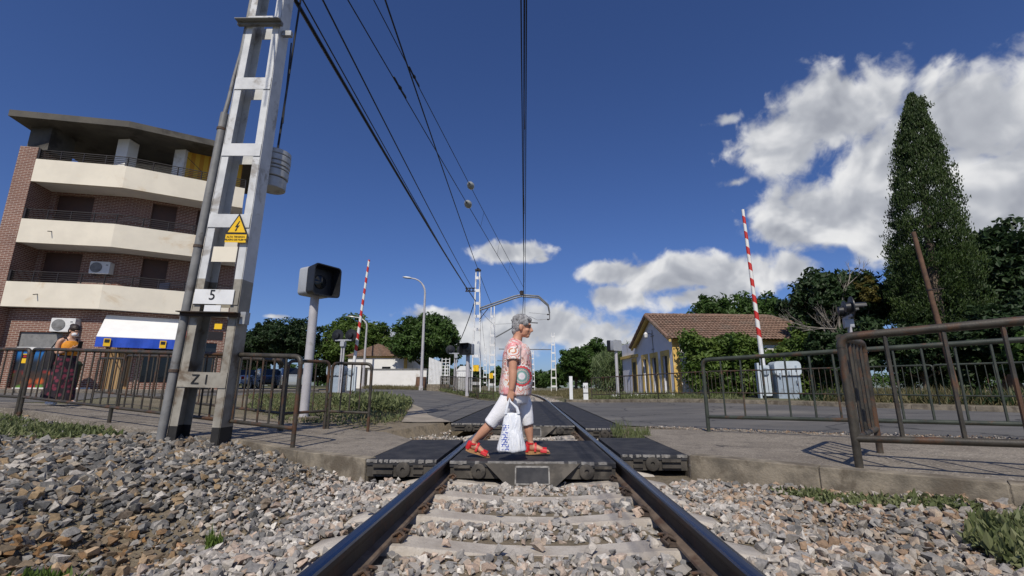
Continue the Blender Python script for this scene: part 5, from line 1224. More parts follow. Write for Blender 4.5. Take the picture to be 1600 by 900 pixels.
o = MB().lathe([(.55, 0), (.5, .3), (.46, 1.1), (.44, 1.15), (.0, 1.16)], 12, (-9.7, 40.2, G(-9.7, 40.2)-.05)).build('tree_stump', 'wood_pole', None, smooth=True); tag(o, 'sawn-off brown tree stump beside the street lamp', 'stump')
# cars parked behind the left railings
def car(label, loc, rz, paint):
    r = thing('parked_car', label, 'car', (0, 0, 0), 'cars parked along the left street')
    prof = [(-2.05, .35), (-2.1, .62), (-2.0, .85), (-1.35, .95), (-.65, 1.40), (.75, 1.44), (1.55, 1.02), (2.0, .92), (2.08, .6), (2.02, .32)]
    m_ = MB(); w = .82; rg = []
    for s_, k in ((-1, .9), (-.96, 1), (.96, 1), (1, .9)): rg.append([(x*(1 if abs(s_) < 1 else .985), s_*w*(1 if z < 1 else .86), .35+(z-.35)*(1 if abs(s_) < 1 else .97)) for x, z in prof])
    m_.rings(rg); m_.build('body', paint, r, smooth=True)
    for s_ in (-1, 1):
        y = s_*w*.93
        m_ = MB(); m_.extr([(-1.12, y*1.01, .98), (1.3, y*1.01, 1.0), (.68, y*.945, 1.36), (-.58, y*.945, 1.33)], (0, s_*.015, 0)); m_.build('side_window', 'glass_dark', r)
        MB().box(1.98, 2.1, s_*.72-.12, s_*.72+.12, .72, .86).build('headlight', 'sign_white', r); MB().box(-2.12, -2.02, s_*.72-.1, s_*.72+.1, .68, .88).build('taillight', 'tail_red', r)
        for x in (-1.3, 1.32):
            ty = MB().lathe([(.2, -.1), (.31, -.09), (.33, -.04), (.33, .04), (.31, .09), (.2, .1)], 18, (x, s_*.76, .32), 'y').build('wheel', 'tyre', r, smooth=True)
            MB().lathe([(.001, -.105), (.2, -.1), (.2, .1), (.001, .105)], 14, (x, s_*.76, .32), 'y').build('rim', 'rim', ty)
    m_ = MB(); m_.extr([(1.5, -.66, 1.07), (1.5, .66, 1.07), (.82, .6, 1.42), (.82, -.6, 1.42)], (.02, 0, .02)); m_.build('windscreen', 'glass_dark', r)
    m_ = MB(); m_.extr([(-1.3, -.66, 1.0), (-1.3, .66, 1.0), (-.72, .6, 1.38), (-.72, -.6, 1.38)], (-.02, 0, .02)); m_.build('rear_window', 'glass_dark', r)
    r.location = loc; r.rotation_euler = (0, 0, rz)
for (x, y, rz, pt_, lb) in ((-15.6, 29.5, 2.2, 'car_silver', 'silver-green car parked behind the hooded signal post'), (-18.6, 32.0, 2.3, 'car_dark', 'dark car parked between the silver and the white car'), (-22.5, 35.0, 2.5, 'car_white', 'white car parked under the dark round tree'), (-26, 36.5, 2.6, 'car_blue', 'dark blue car parked past the white car')):
    car(lb, (x, y, G(x, y)+.0), rz, pt_)
# ---------------------------------------------------------------- vegetation
def leaf_mesh(name, pos, nrm, tang, sl, sw, tint, matname, fold=.25):
    """leaves as small folded quads (two triangles sharing the midrib)"""
    n = len(pos); bit = np.cross(nrm, tang)
    V_ = np.empty((n, 4, 3)); V_[:, 0] = pos-tang*sl[:, None]*.5; V_[:, 1] = pos+bit*sw[:, None]*.5+nrm*(sw*fold)[:, None]; V_[:, 2] = pos+tang*sl[:, None]*.5; V_[:, 3] = pos-bit*sw[:, None]*.5+nrm*(sw*fold)[:, None]
    F_ = np.arange(n*4).reshape(n, 4); F_ = np.concatenate([F_[:, [0, 1, 2]], F_[:, [0, 2, 3]]])
    C_ = np.repeat(np.stack([tint]*3, 1), 4, 0)
    return big_mesh(name, V_.reshape(-1, 3), F_, C_, matname)
def unit(a): return a/np.maximum(np.linalg.norm(a, axis=1)[:, None], 1e-6)
def foliage(name, clumps, per, leaf, matname, parent=None, spread=.5, outward=None, flat=.0, off=None, tvar=.35):
    """clumps: array (x,y,z,r); per leaves each"""
    c = np.repeat(clumps, per, 0); n = len(c)
    d = rng.normal(size=(n, 3)); d = unit(d)*(rng.random((n, 1))**.5); d[:, 2] *= .75
    pos = c[:, :3]+d*c[:, 3:4]
    up = np.array((0, 0, 1.)); nrm = unit(rng.normal(size=(n, 3))*.75+unit(d+1e-3)*.5+up*.55)
    t_ = unit(np.cross(nrm, unit(rng.normal(size=(n, 3)))))
    s_ = leaf*rng.uniform(.65, 1.35, n)
    ctint = np.repeat(rng.random(len(clumps)), per); tint = np.clip((1-tvar)*ctint+tvar*rng.random(n)+.0, 0, 1)
    if off is not None: pos = pos-np.array(off)
    me = leaf_mesh(name, pos, nrm, t_, s_*1.25, s_*.62, tint, matname)
    o = bpy.data.objects.new(name, me); COL.objects.link(o)
    if parent: o.parent = parent
    return o
def lobed(center, R, lobes, n, shell=.55, seed=0, rc=(.5, .9), squash=.8):
    """clump centres over an uneven crown made of random lobes"""
    r = np.random.default_rng(seed); C0 = np.array(center); L_ = []
    for i in range(lobes):
        a = r.uniform(0, 2*pi); e = r.uniform(-.5, 1.0); q = np.array((cos(a)*cos(e), sin(a)*cos(e), sin(e)))*R*r.uniform(.3, .62); q[2] *= squash
        L_.append((C0+q, R*r.uniform(.34, .58)))
    out = []
    per = n//lobes
    for (q, rr) in L_:
        v = unit(r.normal(size=(per, 3))); v *= (shell+(1-shell)*r.random((per, 1)))*rr; v[:, 2] *= .85
        out.append(np.concatenate([q+v, r.uniform(*rc, (per, 1))*rr*.42], 1))
    return np.concatenate(out)
def limb(m_, a, b, r0, r1, rnd, bend=.12, n=5):
    a, b = V3(a), V3(b); pts = []; L = (b-a).length; k = Vector((rnd.uniform(-1, 1), rnd.uniform(-1, 1), rnd.uniform(-.3, .6)))*bend*L
    for i in range(n+1): t_ = i/n; pts.append(a.lerp(b, t_)+k*sin(pi*t_))
    m_.tube(pts, [r0+(r1-r0)*i/n for i in range(n+1)], 7); return pts
def tree(name, label, x, y, H, R, matname, seed, lobes=9, clumps=190, per=70, leaf=.30, trunk=.18, zc=None, squash=.85, z0=None, cat='tree', group=None):
    z = G(x, y) if z0 is None else z0; r = thing(name, label, cat, (x, y, z-.05), group); rnd = random.Random(seed)
    zc = H-R*squash if zc is None else zc; zt = max(.9, zc-R*.55)
    m_ = MB(); m_.tube([(x, y, z-.15), (x+rnd.uniform(-.1, .1), y, z+zt*.5), (x+rnd.uniform(-.15, .15), y, z+zt), (x, y, z+zc+R*.3)], [trunk*1.3, trunk, trunk*.85, trunk*.3], 9)
    for i in range(7):
        a = i*.9+rnd.random(); q = (x+cos(a)*R*.62, y+sin(a)*R*.62, z+zc+R*rnd.uniform(-.1, .5)); limb(m_, (x, y, z+zt*rnd.uniform(.75, 1.15)), q, trunk*.5, trunk*.12, rnd)
    m_.build('trunk', 'bark', r, smooth=True)
    cl_ = lobed((x, y, z+zc), R, lobes, clumps, .5, seed, squash=squash)
    cl_ = cl_[cl_[:, 2] > z+.35*min(zc-R*squash, 2)]
    foliage('crown', cl_, per, leaf, matname, r, off=(x, y, z-.05)); return r
tree('broadleaf_tree', 'round dark green tree behind the curved street lamp and white wall', -11.3, 48, 8.9, 4.5, 'leaf_mid', 3, 16, 420, 70, .30, .22, 4.6, .95)
tree('broadleaf_tree', 'light green spreading tree behind the left barrier', -19.5, 52, 8.2, 4.6, 'leaf_bright', 5, 14, 330, 62, .34, .2, 4.3, .9)
tree('broadleaf_tree', 'light green tree with a pointed top behind the twin black disc lights', -24.5, 60, 9.8, 4.6, 'leaf_bright', 15, 12, 300, 60, .36, .2, 5.2, 1.0)
tree('broadleaf_tree', 'dense dark rounded tree at the end of the brick building', -27.8, 50, 7.6, 4.1, 'leaf_dark', 7, 15, 420, 70, .30, .2, 4.7, .72)
tree('broadleaf_tree', 'dark tree half hidden by the lattice mast and the brick building', -33, 52, 7.0, 4.0, 'leaf_dark', 8, 10, 260, 60, .33, .2, 4.0, .8)
for i, (x, y, h, R_) in enumerate(((-38, 62, 4.5, 3.4), (-31, 66, 4.2, 3.2), (-24, 70, 4.4, 3.4), (-17.5, 72, 5.0, 3.3), (-12.5, 90, 6, 4))):
    tree('hedge_bush', 'dark low bush closing the view behind the parked cars', x, y, h, R_, 'leaf_dark', 20+i, 8, 130, 55, .45, .12, 2.0, .7, cat='bush', group='low bushes behind the parked cars')
# beyond the crossing
tree('broadleaf_tree', 'dark green tree beside the line, left of the reeds', 5.6, 59, 6.4, 3.3, 'leaf_mid', 31, 10, 240, 60, .33, .16, 3.2, .95)
tree('broadleaf_tree', 'second dark green tree right behind the reeds', 9.0, 62, 7.2, 3.4, 'leaf_mid', 32, 10, 240, 60, .33, .16, 3.6, .95)
tree('broadleaf_tree', 'rounded tree behind the tall reeds beside the house annex', 12.5, 55, 5.6, 3.2, 'leaf_bright', 33, 9, 200, 60, .33, .16, 2.8, .9)
for i, (x, y, h, R_) in enumerate(((-7, 108, 5, 4.5), (0.5, 120, 5, 4.0), (5.5, 100, 4.6, 3.6), (-14, 115, 6, 4.6), (11, 95, 5.6, 4), (-21, 110, 6, 5))):
    tree('hedge_bush', 'distant dark bush along the line beyond the masts', x, y, h, R_, 'leaf_mid', 40+i, 8, 120, 55, .5, .14, 2.4, .75, cat='bush', group='bushes along the line')
# trees round the house and on the right
tree('broadleaf_tree', 'spreading dark green tree rising behind the tiled roof', 16.5, 36, 8.3, 4.4, 'leaf_mid', 51, 14, 380, 65, .30, .22, 5.0, .8)
tree('broadleaf_tree', 'dark tree behind the bare-branched tree', 21.5, 32.0, 9.4, 4.6, 'leaf_dark', 52, 14, 420, 70, .30, .24, 5.2, .9)
tree('broadleaf_tree', 'leafy olive-tinted tree mixed with bare branches beside the cypress', 16.3, 24.8, 7.4, 3.0, 'leaf_dark', 53, 12, 330, 65, .24, .18, 4.3, .95)
tree('broadleaf_tree', 'big dark tree to the right of the cypress', 25.5, 26.0, 10.6, 4.8, 'leaf_dark', 54, 16, 560, 70, .32, .28, 5.8, 1.0)
tree('broadleaf_tree', 'dark feathery tree at the far right behind the big dark tree', 34, 28.5, 11.5, 5.5, 'leaf_dark', 55, 14, 420, 70, .34, .28, 6.0, 1.0)
for i, (x, y, h, R_, mt) in enumerate(((13.2, 20.3, 3.6, 1.9, 'leaf_dark'), (15.6, 19.2, 3.2, 1.8, 'leaf_dark'), (18.6, 18.6, 4.4, 2.4, 'leaf_dark'), (22, 17.8, 5.2, 2.7, 'leaf_dark'), (19.5, 22.5, 5.4, 2.8, 'leaf_dark'), (26, 18, 4.8, 2.8, 'leaf_mid'), (17.0, 15.6, 2.6, 1.5, 'leaf_mid'), (20.3, 13.6, 2.6, 1.6, 'leaf_mid'))):
    tree('hedge_bush', 'dark leafy bush in the thicket behind the green roadside railings', x, y, h, R_, mt, 60+i, 8, 190, 60, .2, .08, h*.48, .9, cat='bush', group='bushes of the right thicket')
# yellowing sprigs on the tree with bare branches
r = thing('yellowing_shrub', 'yellow-olive foliage patch among the bare branches', 'shrub', (16.4, 23.6, G(16.4, 23.6))); m_ = MB(); limb(m_, (16.4, 23.6, .1), (17.0, 23.0, 5.2), .06, .02, random.Random(3)); m_.build('stem', 'bark', r)
foliage('leaves', lobed((17.0, 22.8, 5.4), 1.3, 6, 60, .3, 71), 45, .14, 'leaf_olive', r, off=(16.4, 23.6, G(16.4, 23.6)))
# tree with bare branches
r = thing('bare_tree', 'bare tree with pale dead branches reaching over the house roof', 'tree', (15.6, 23.6, G(15.6, 23.6))); rnd = random.Random(12)
m_ = MB(); base = Vector((15.6, 23.6, .1)); st = limb(m_, base, (15.3, 23.2, 4.2), .13, .06, rnd, .05, 6)
def branch(m_, p, d, L, r_, depth):
    q = p+d*L; pts = limb(m_, p, q, r_, r_*.45, rnd, .10, 4)
    if depth:
        for k in range(3 if depth > 1 else 4):
            t_ = rnd.uniform(.35, 1.0); a = pts[min(4, int(t_*4))]; nd = (d+Vector((rnd.uniform(-.8, .8), rnd.uniform(-.5, .5), rnd.uniform(-.25, .8)))).normalized(); branch(m_, a, nd, L*rnd.uniform(.45, .65), r_*.5, depth-1)
for (d, L) in (((-.9, -.1, .45), 2.5), ((-.6, -.2, .8), 2.2), ((.35, 0, .8), 2.3), ((-.95, -.2, .05), 2.1), ((.6, .1, .6), 2.0), ((-.35, .1, .9), 2.4), ((-.1, -.2, .9), 2.0)):
    branch(m_, st[rnd.randint(3, 6)], Vector(d).normalized(), L, .042, 3)
m_.build('branches', 'dead_wood', r, smooth=True)
# the cypress: a tall column with a doubled tip
cxp, cyp = 17.9, 21.0; cz0 = G(cxp, cyp); r = thing('cypress_tree', 'tall dark columnar cypress with a forked tip', 'tree', (cxp, cyp, cz0))
m_ = MB(); m_.tube([(cxp, cyp, cz0-.2), (cxp+.5, cyp, 6.5), (cxp+.95, cyp, 12.5)], [.3, .18, .04], 8); m_.build('trunk', 'bark', r, smooth=True)
TOPX = 1.15; n = 2100; hh = rng.random(n)**.9; rad = np.interp(hh, [0, .1, .3, .5, .65, .8, .9, .97, 1], [1.5, 1.9, 1.75, 1.42, 1.15, .80, .50, .20, .03]); a = rng.uniform(0, 2*pi, n); k = rng.uniform(.62, 1.0, n)*(1+.10*np.sin(a*5+hh*17))
cl_ = np.stack([cxp+np.cos(a)*rad*k+TOPX*hh, cyp+np.sin(a)*rad*k, cz0+.4+hh*14.4, rng.uniform(.2, .36, n)*np.clip(.35+rad*.7, .3, 1)], 1)
tip = np.stack([cxp+TOPX+.3+rng.normal(0, .12, 26), cyp+rng.normal(0, .12, 26), cz0+13.7+rng.random(26)*.85, np.full(26, .2)], 1)
c = np.repeat(np.concatenate([cl_, tip]), 34, 0); m = len(c); d = np.clip(rng.normal(size=(m, 3))*.42, -.8, .8); pos = c[:, :3]+d*c[:, 3:4]; tang = unit(rng.normal(size=(m, 3))*.35+np.array((0, 0, 1.))+.35*unit(c[:, :3]-np.array((cxp, cyp, 6))))
nrm = unit(np.cross(tang, unit(rng.normal(size=(m, 3))))); ct = np.repeat(rng.random(len(cl_)+26), 34)
me = leaf_mesh('crown', pos-np.array((cxp, cyp, cz0)), nrm, tang, rng.uniform(.09, .19, m), rng.uniform(.035, .065, m), np.clip(ct*.6+.4*rng.random(m), 0, 1), 'leaf_cypress'); o = bpy.data.objects.new('crown', me); COL.objects.link(o); o.parent = r
# vine over the house side on a pergola of thin posts
r = thing('climbing_vine', 'leafy green vine hedge covering the side of the tiled house', 'vine', (8.6, 24.2, .12)); m_ = MB(); rnd = random.Random(5)
for i in range(9): x = 8.4+i*1.05; limb(m_, (x, 24.2+.12*i, .0), (x+rnd.uniform(-.4, .4), 24.1+.12*i, 2.6), .035, .015, rnd, .08)
m_.build('stems', 'bark', r)['kind'] = 'stuff'
n = 760; u = rng.random(n); xx = 8.0+u*9.3; ztop = 3.0+.35*np.sin(xx*1.9)+.3*np.sin(xx*.8+1)+np.where(xx > 14.2, .7, 0)*np.where(xx < 16.4, 1, 0); zz = .45+(ztop-.45)*rng.random(n)**.62; yy = 24.0+.115*(xx-8)+rng.uniform(-.5, .5, n)
foliage('leaves', np.stack([xx, yy, zz, rng.uniform(.3, .5, n)], 1), 62, .19, 'leaf_bright', r, off=(8.6, 24.2, .12))
# reeds
n = 5200; u = rng.random(n); x = 4.9+u*5.2; y = 36.5+rng.uniform(-2.2, 2.2, n)+.3*(x-5); h = 2.2+1.5*np.sin(np.clip((x-4.6)/5.8, 0, 1)*pi)**.6*rng.uniform(.6, 1.1, n)
zz = .2+h*rng.random(n)**.6; lean = rng.normal(size=(n, 3))*.45; tang = unit(lean+np.array((0, 0, .9))); droop = unit(np.stack([rng.normal(size=n), rng.normal(size=n)*.6, rng.uniform(-.6, .6, n)], 1)); tang = unit(tang+droop*.6)
nrm = unit(np.cross(tang, unit(rng.normal(size=(n, 3)))))
me = leaf_mesh('reed_bed', np.stack([x, y, zz], 1), nrm, tang, rng.uniform(.5, 1.1, n), rng.uniform(.05, .10, n), rng.random(n), 'leaf_reed'); o = struct(bpy.data.objects.new('reed_bed', me), 'stuff'); COL.objects.link(o); o['label'] = 'tall pale green reeds growing between the line and the house'; o['category'] = 'reeds'
# far wood closing the horizon
cl_ = []
for x in np.arange(-420, 420, 7.):
    if -26 < x < -4: continue
    y = 210+40*sin(x*.013)+rng.uniform(-15, 15); cl_.append((x, y, 2.5+rng.uniform(-.8, 1.5), 4.5)); cl_.append((x+3, y, 5.5+rng.uniform(-1, 2.), 3.6))
o = foliage('far_wood', np.array(cl_), 90, 1.5, 'leaf_mid'); struct(o, 'stuff'); o['label'] = 'belt of distant green trees along the horizon'; o['category'] = 'wood'
# distant hills
xs_ = np.linspace(-1600, 1600, 90); m_ = MB()
prof = [(x, 1500, 24+26*(.5+.5*sin(x*.0046+1))+14*mnoise.noise(Vector((x*.006, 0, 0)))) for x in xs_]
m_.add([(x, 1300, -2) for x in xs_]+prof+[(x, 1900, -2) for x in xs_], [(i, i+1, 91+i, 90+i) for i in range(89)]+[(90+i, 91+i, 181+i, 180+i) for i in range(89)])
mat('far_hill', (.16, .19, .17), 1, 0, .25, .01, None, 0); struct(m_.build('hills', 'far_hill', None, smooth=True))

# ---------------------------------------------------------------- weeds and grasses
def weeds(name, label, poly, n, h, w, matname, zf=G, seed=0, clump=40, spread=.35, upright=1.0, hvar=.5, pile=0., excl=(), cat='weeds'):
    r = np.random.default_rng(seed); xs_ = [p_[0] for p_ in poly]; ys_ = [p_[1] for p_ in poly]; nc = max(3, n//clump)
    cx_ = r.uniform(min(xs_), max(xs_), nc*3); cy_ = r.uniform(min(ys_), max(ys_), nc*3); k = inpoly(cx_, cy_, poly); cx_, cy_ = cx_[k][:nc], cy_[k][:nc]
    ch_ = r.uniform(.4, 1.2, len(cx_)); ct = r.random(len(cx_))
    i = r.integers(0, len(cx_), n); x = cx_[i]+r.normal(0, spread, n); y = cy_[i]+r.normal(0, spread, n)
    k = inpoly(x, y, poly)
    for e in excl: k &= ~inpoly(x, y, e)
    x, y, i = x[k], y[k], i[k]; m = len(x); zb_ = np.array([zf(a, b) for a, b in zip(x, y)]) if zf is G else zf(x, y)
    L = h*ch_[i]*r.uniform(1-hvar, 1+hvar*.5, m); tang = unit(r.normal(size=(m, 3))*.5+np.array((0, 0, upright))); z = zb_+L*.5*tang[:, 2]+r.random(m)*(h*ch_[i]*.35+pile*ch_[i])
    nrm = unit(np.cross(tang, unit(r.normal(size=(m, 3))))+1e-4)
    me = leaf_mesh(name, np.stack([x, y, z], 1), nrm, tang, L, w*r.uniform(.6, 1.4, m), np.clip(.5*ct[i]+.5*r.random(m), 0, 1), matname)
    o = struct(bpy.data.objects.new(name, me), 'stuff'); COL.objects.link(o); o['label'] = label; o['category'] = cat; return o
ISL = [(-2.7, 9.6), (-3.1, 11.5), (-4.5, 17.5), (-6.4, 21.3), (-9.4, 21.6), (-11.4, 18), (-8.3, 13.5), (-6.4, 10.2), (-4.4, 8.3), (-2.9, 8.0)]
weeds('weeds', 'pale green weeds covering the island behind the left railings', ISL, 15000, .11, .04, 'weed', seed=1, clump=70, spread=.4, upright=.5)
weeds('weeds', 'dry straw-coloured grass among the island weeds', ISL, 8000, .10, .02, 'weed_dry', seed=2, clump=50, spread=.4)
weeds('weeds', 'bright bushy weeds at the island edge beside the asphalt', [(-3.4, 12.2), (-4.4, 17.2), (-6.2, 18.5), (-6.4, 14), (-4.6, 11.6)], 9000, .17, .06, 'weed', seed=3, clump=220, spread=.3, upright=.4, pile=.2)
weeds('weeds', 'low creeping weeds below the left railing on the ballast edge', [(-9.4, 7.75), (-6.4, 6.6), (-5.3, 6.05), (-5.6, 5.55), (-7.2, 5.7), (-10.5, 6.2), (-12, 7.6)], 12000, .09, .035, 'weed', zf=lambda x, y: ballast_z(x, y)+.01, seed=4, clump=90, spread=.16, upright=.5)
weeds('weeds', 'leafy green weeds spilling over the ballast beside the right kerb', [(2.45, 2.95), (2.42, 2.45), (2.7, 2.3), (3.3, 2.2), (3.6, 2.6), (3.4, 3.3), (2.9, 3.35)], 9000, .085, .036, 'weed', zf=lambda x, y: ballast_z(x, y)+.01, seed=5, clump=120, spread=.13, upright=.7)
weeds('weeds', 'thin creeping weeds along the foot of the right kerb', [(2.0, 4.3), (2.5, 4.3), (3.1, 3.8), (3.2, 3.5), (2.3, 3.9)], 2200, .06, .026, 'weed', zf=lambda x, y: ballast_z(x, y)+.01, seed=6, clump=60, spread=.10, upright=.4)
weeds('grass_tuft', 'feathery grass tuft growing between the rubber deck and the road', [(1.2, 7.0), (1.75, 7.0), (1.85, 7.7), (1.3, 7.9)], 620, .20, .012, 'weed', zf=lambda x, y: x*0-.08, seed=7, clump=130, spread=.12, upright=1.6)
weeds('weeds', 'green sprigs in the hollow of the left ballast', [(-2.3, 1.9), (-2.0, 2.2), (-2.3, 2.7), (-2.7, 2.3)], 420, .10, .02, 'leaf_bright', zf=lambda x, y: ballast_z(x, y), seed=8, clump=90, spread=.05, upright=1.2)
weeds('weeds', 'single upright sprig on the left ballast slope', [(-2.02, 2.95), (-1.92, 2.95), (-1.92, 3.05), (-2.02, 3.05)], 90, .12, .014, 'leaf_bright', zf=lambda x, y: ballast_z(x, y), seed=9, clump=90, spread=.015, upright=2.5)
weeds('weeds', 'tall dry weeds and green growth behind the far roadside railings', [(9.4, 17.2), (12.6, 12.6), (14.6, 10.2), (18, 13), (13, 19)], 9000, .42, .03, 'weed_dry', seed=10, clump=120, spread=.35, upright=1.2)
weeds('weeds', 'green growth in front of the right thicket', [(9.4, 17.6), (12.8, 12.8), (15, 10.4), (19, 13), (13, 20)], 12000, .38, .06, 'leaf_dark', seed=11, clump=160, spread=.4, upright=1.0)
weeds('weeds', 'green verge plants between the far railing and the house', [(3.2, 24.3), (8.0, 18.6), (9.2, 19.6), (7.4, 24.6), (4.5, 30), (3.4, 30)], 8000, .3, .03, 'weed', seed=12, clump=90, spread=.4)
weeds('weeds', 'grassy slope beside the line beyond the crossing', [(2.3, 27), (5, 27), (7, 60), (1, 80), (-.4, 60)], 16000, .3, .05, 'weed_dry', seed=13, clump=70, spread=.8)
weeds('weeds', 'weeds round the far railing and white cabinet', [(-3.2, 28), (-7.5, 37), (-5, 46), (-2.6, 40), (-2.3, 29)], 9000, .3, .04, 'weed', seed=14, clump=80, spread=.4)
weeds('weeds', 'grass in front of the low white wall', [(-15, 40), (-9, 38), (-9, 43), (-15.5, 43)], 6000, .3, .04, 'weed_dry', seed=15, clump=80, spread=.5)
# ---------------------------------------------------------------- people
def ering(c, d, rx, ry, side, n=20, sq=2.0):
    """ellipse ring round c, axis d, rx along the front direction, ry along 'side'"""
    c = V3(c); d = V3(d).normalized(); s_ = V3(side); s_ = (s_-d*s_.dot(d)).normalized(); f = s_.cross(d); out = []
    for j in range(n):
        a = 2*pi*j/n; ca, sa = cos(a), sin(a); k = (abs(ca)**sq+abs(sa)**sq)**(-1/sq); out.append(c+f*rx*ca*k+s_*ry*sa*k)
    return out
def loft(m_, st, side=(0, 1, 0), n=20, sub=3, sq=2.0):
    """stations (point, rx, ry), Catmull-Rom smoothed"""
    P_ = [np.array((*s_[0], s_[1], s_[2]), float) for s_ in st]; Q = []
    for i in range(len(P_)-1):
        p0, p1, p2, p3 = P_[max(i-1, 0)], P_[i], P_[i+1], P_[min(i+2, len(P_)-1)]
        for k in range(sub):
            t_ = k/sub; Q.append(.5*((2*p1)+(-p0+p2)*t_+(2*p0-5*p1+4*p2-p3)*t_**2+(-p0+3*p1-3*p2+p3)*t_**3))
    Q.append(P_[-1]); rg = []
    for i, q in enumerate(Q):
        d = Q[min(i+1, len(Q)-1)][:3]-Q[max(i-1, 0)][:3]; rg.append(ering(q[:3], d, max(q[3], .002), max(q[4], .002), side, n, sq))
    m_.rings(rg); return m_
def blob(m_, c, rx, ry, rz, rot=(0, 0, 0), n=14):
    R3 = Euler(rot).to_matrix(); rg = []
    for i in range(1, n):
        a = pi*i/n; rg.append([V3(c)+R3 @ Vector((rx*sin(a)*cos(b), ry*sin(a)*sin(b), -rz*cos(a))) for b in [2*pi*j/n for j in range(n)]])
    m_.rings(rg); return m_
def fuse(m_, name, matname, parent, voxel=.007, smooth=6, fold=0., fscale=9.):
    me = bpy.data.meshes.new(name); me.from_pydata([tuple(v_) for v_ in m_.v], [], m_.f)
    bm = bmesh.new(); bm.from_mesh(me); bmesh.ops.recalc_face_normals(bm, faces=bm.faces); bm.to_mesh(me); bm.free()
    tmp = bpy.data.objects.new('tmp', me); COL.objects.link(tmp)
    r = tmp.modifiers.new('r', 'REMESH'); r.mode = 'VOXEL'; r.voxel_size = voxel
    if smooth: s_ = tmp.modifiers.new('s', 'SMOOTH'); s_.factor = .5; s_.iterations = smooth
    dg = bpy.context.evaluated_depsgraph_get(); dg.update(); out = bpy.data.meshes.new_from_object(tmp.evaluated_get(dg)); bpy.data.objects.remove(tmp)
    if fold:
        co = np.empty(len(out.vertices)*3, np.float32); out.vertices.foreach_get('co', co); co = co.reshape(-1, 3); no = np.empty_like(co).ravel(); out.vertices.foreach_get('normal', no); no = no.reshape(-1, 3)
        dsp = np.array([mnoise.noise(Vector((c[0]*fscale, c[1]*fscale, c[2]*fscale*.45))) for c in co]); co += no*(dsp*fold)[:, None]; out.vertices.foreach_set('co', co.ravel())
    out.name = name; out.materials.clear(); out.materials.append(MATS[matname]); out.shade_smooth()
    o = bpy.data.objects.new(name, out); COL.objects.link(o); o.parent = parent; return o
def hand(m_, wrist, d, curl, side, k=1.0, thumb=1):
    """palm and five fingers hanging along d, curling towards 'curl'; side = axis across the palm"""
    w = V3(wrist); d = V3(d).normalized(); c = V3(curl).normalized(); s_ = V3(side).normalized()
    loft(m_, [(w-d*.02, .022*k, .027*k), (w+d*.02*k, .018*k, .030*k), (w+d*.06*k, .016*k, .038*k), (w+d*.088*k, .013*k, .036*k)], s_, 10, 2)
    for i, (L, o_) in enumerate(((.068, -.029), (.078, -.010), (.074, .010), (.058, .028))):
        p0 = w+d*.080*k+s_*o_*k; p1 = p0+(d*.8+c*.45).normalized()*L*.42*k; p2 = p1+(d*.1+c*.95).normalized()*L*.36*k; p3 = p2+(-d*.6+c*.5).normalized()*L*.3*k
        m_.tube([p0-d*.012*k, p0, p1, p2, p3], [.0095*k, .0095*k, .009*k, .0082*k, .006*k], 8)
    p0 = w+d*.028*k+s_*thumb*-.030*k; p1 = p0+(d*.6+c*.6-s_*thumb*.5).normalized()*.038*k; p2 = p1+(d*.5+c*.75+s_*thumb*.25).normalized()*.034*k
    m_.tube([p0-d*.01, p0, p1, p2], [.013*k, .013*k, .0105*k, .007*k], 8)
    return m_
def foot(m_, ankle, heel, toe, k=1.0):
    a, h, t_ = V3(ankle), V3(heel), V3(toe); d = (t_-h).normalized(); up = Vector((0, 0, 1)); up = (up-d*up.dot(d)).normalized()
    loft(m_, [(h+up*.035-d*.005, .02, .022), (h+up*.034+d*.025, .036, .031), (h+d*.085+up*.034, .036, .034), (h+d*.15+up*.024, .024, .042), (h+d*.20+up*.016, .015, .043), (h+d*.225+up*.013, .010, .034)], (0, 1, 0), 12, 3)
    m_.tube([a, a.lerp(h+d*.035+up*.05, .6), h+d*.04+up*.04], [.034, .036, .034], 10)
    for i, o_ in enumerate((-.030, -.014, .001, .015, .028)):
        q = h+d*(.218-.006*i)+up*.012+Vector((0, o_, 0)); m_.tube([q-d*.02, q, q+d*.018], [.010, .0098-.0006*i, .006], 8)
def head(m_, c, k=1.0, pitch=0.):
    """face looks towards +x; c = centre of skull; pitch > 0 looks down"""
    R3 = Matrix.Rotation(pitch, 3, 'Y'); C_ = V3(c)
    def P_(x, y, z): return C_+R3 @ Vector((x*k, y*k, z*k))
    q = (0, pitch, 0)
    blob(m_, P_(-.012, 0, .018), .096*k, .074*k, .092*k, q); blob(m_, P_(.025, 0, -.045), .066*k, .058*k, .072*k, q)          # skull, face
    blob(m_, P_(.062, 0, -.098), .026*k, .030*k, .022*k, q)                                                              # chin
    blob(m_, P_(.020, 0, -.080), .058*k, .052*k, .030*k, q)                                                              # jaw
    m_.tube([P_(.084, 0, .008), P_(.098, 0, -.018), P_(.112, 0, -.038), P_(.094, 0, -.048)], [.010*k, .012*k, .016*k, .012*k], 8)   # nose
    blob(m_, P_(.082, 0, -.067), .014*k, .022*k, .008*k, q); blob(m_, P_(.080, 0, -.078), .014*k, .020*k, .009*k, q)      # lips
    blob(m_, P_(.078, 0, .022), .018*k, .050*k, .012*k, q)                                                               # brow
    for s_ in (-1, 1):
        blob(m_, P_(.055, s_*.040, -.040), .022*k, .018*k, .020*k, q)
        blob(m_, P_(-.012, s_*.074, -.022), .020*k, .010*k, .032*k, (0, pitch-.25, 0))                                    # ears
    return P_

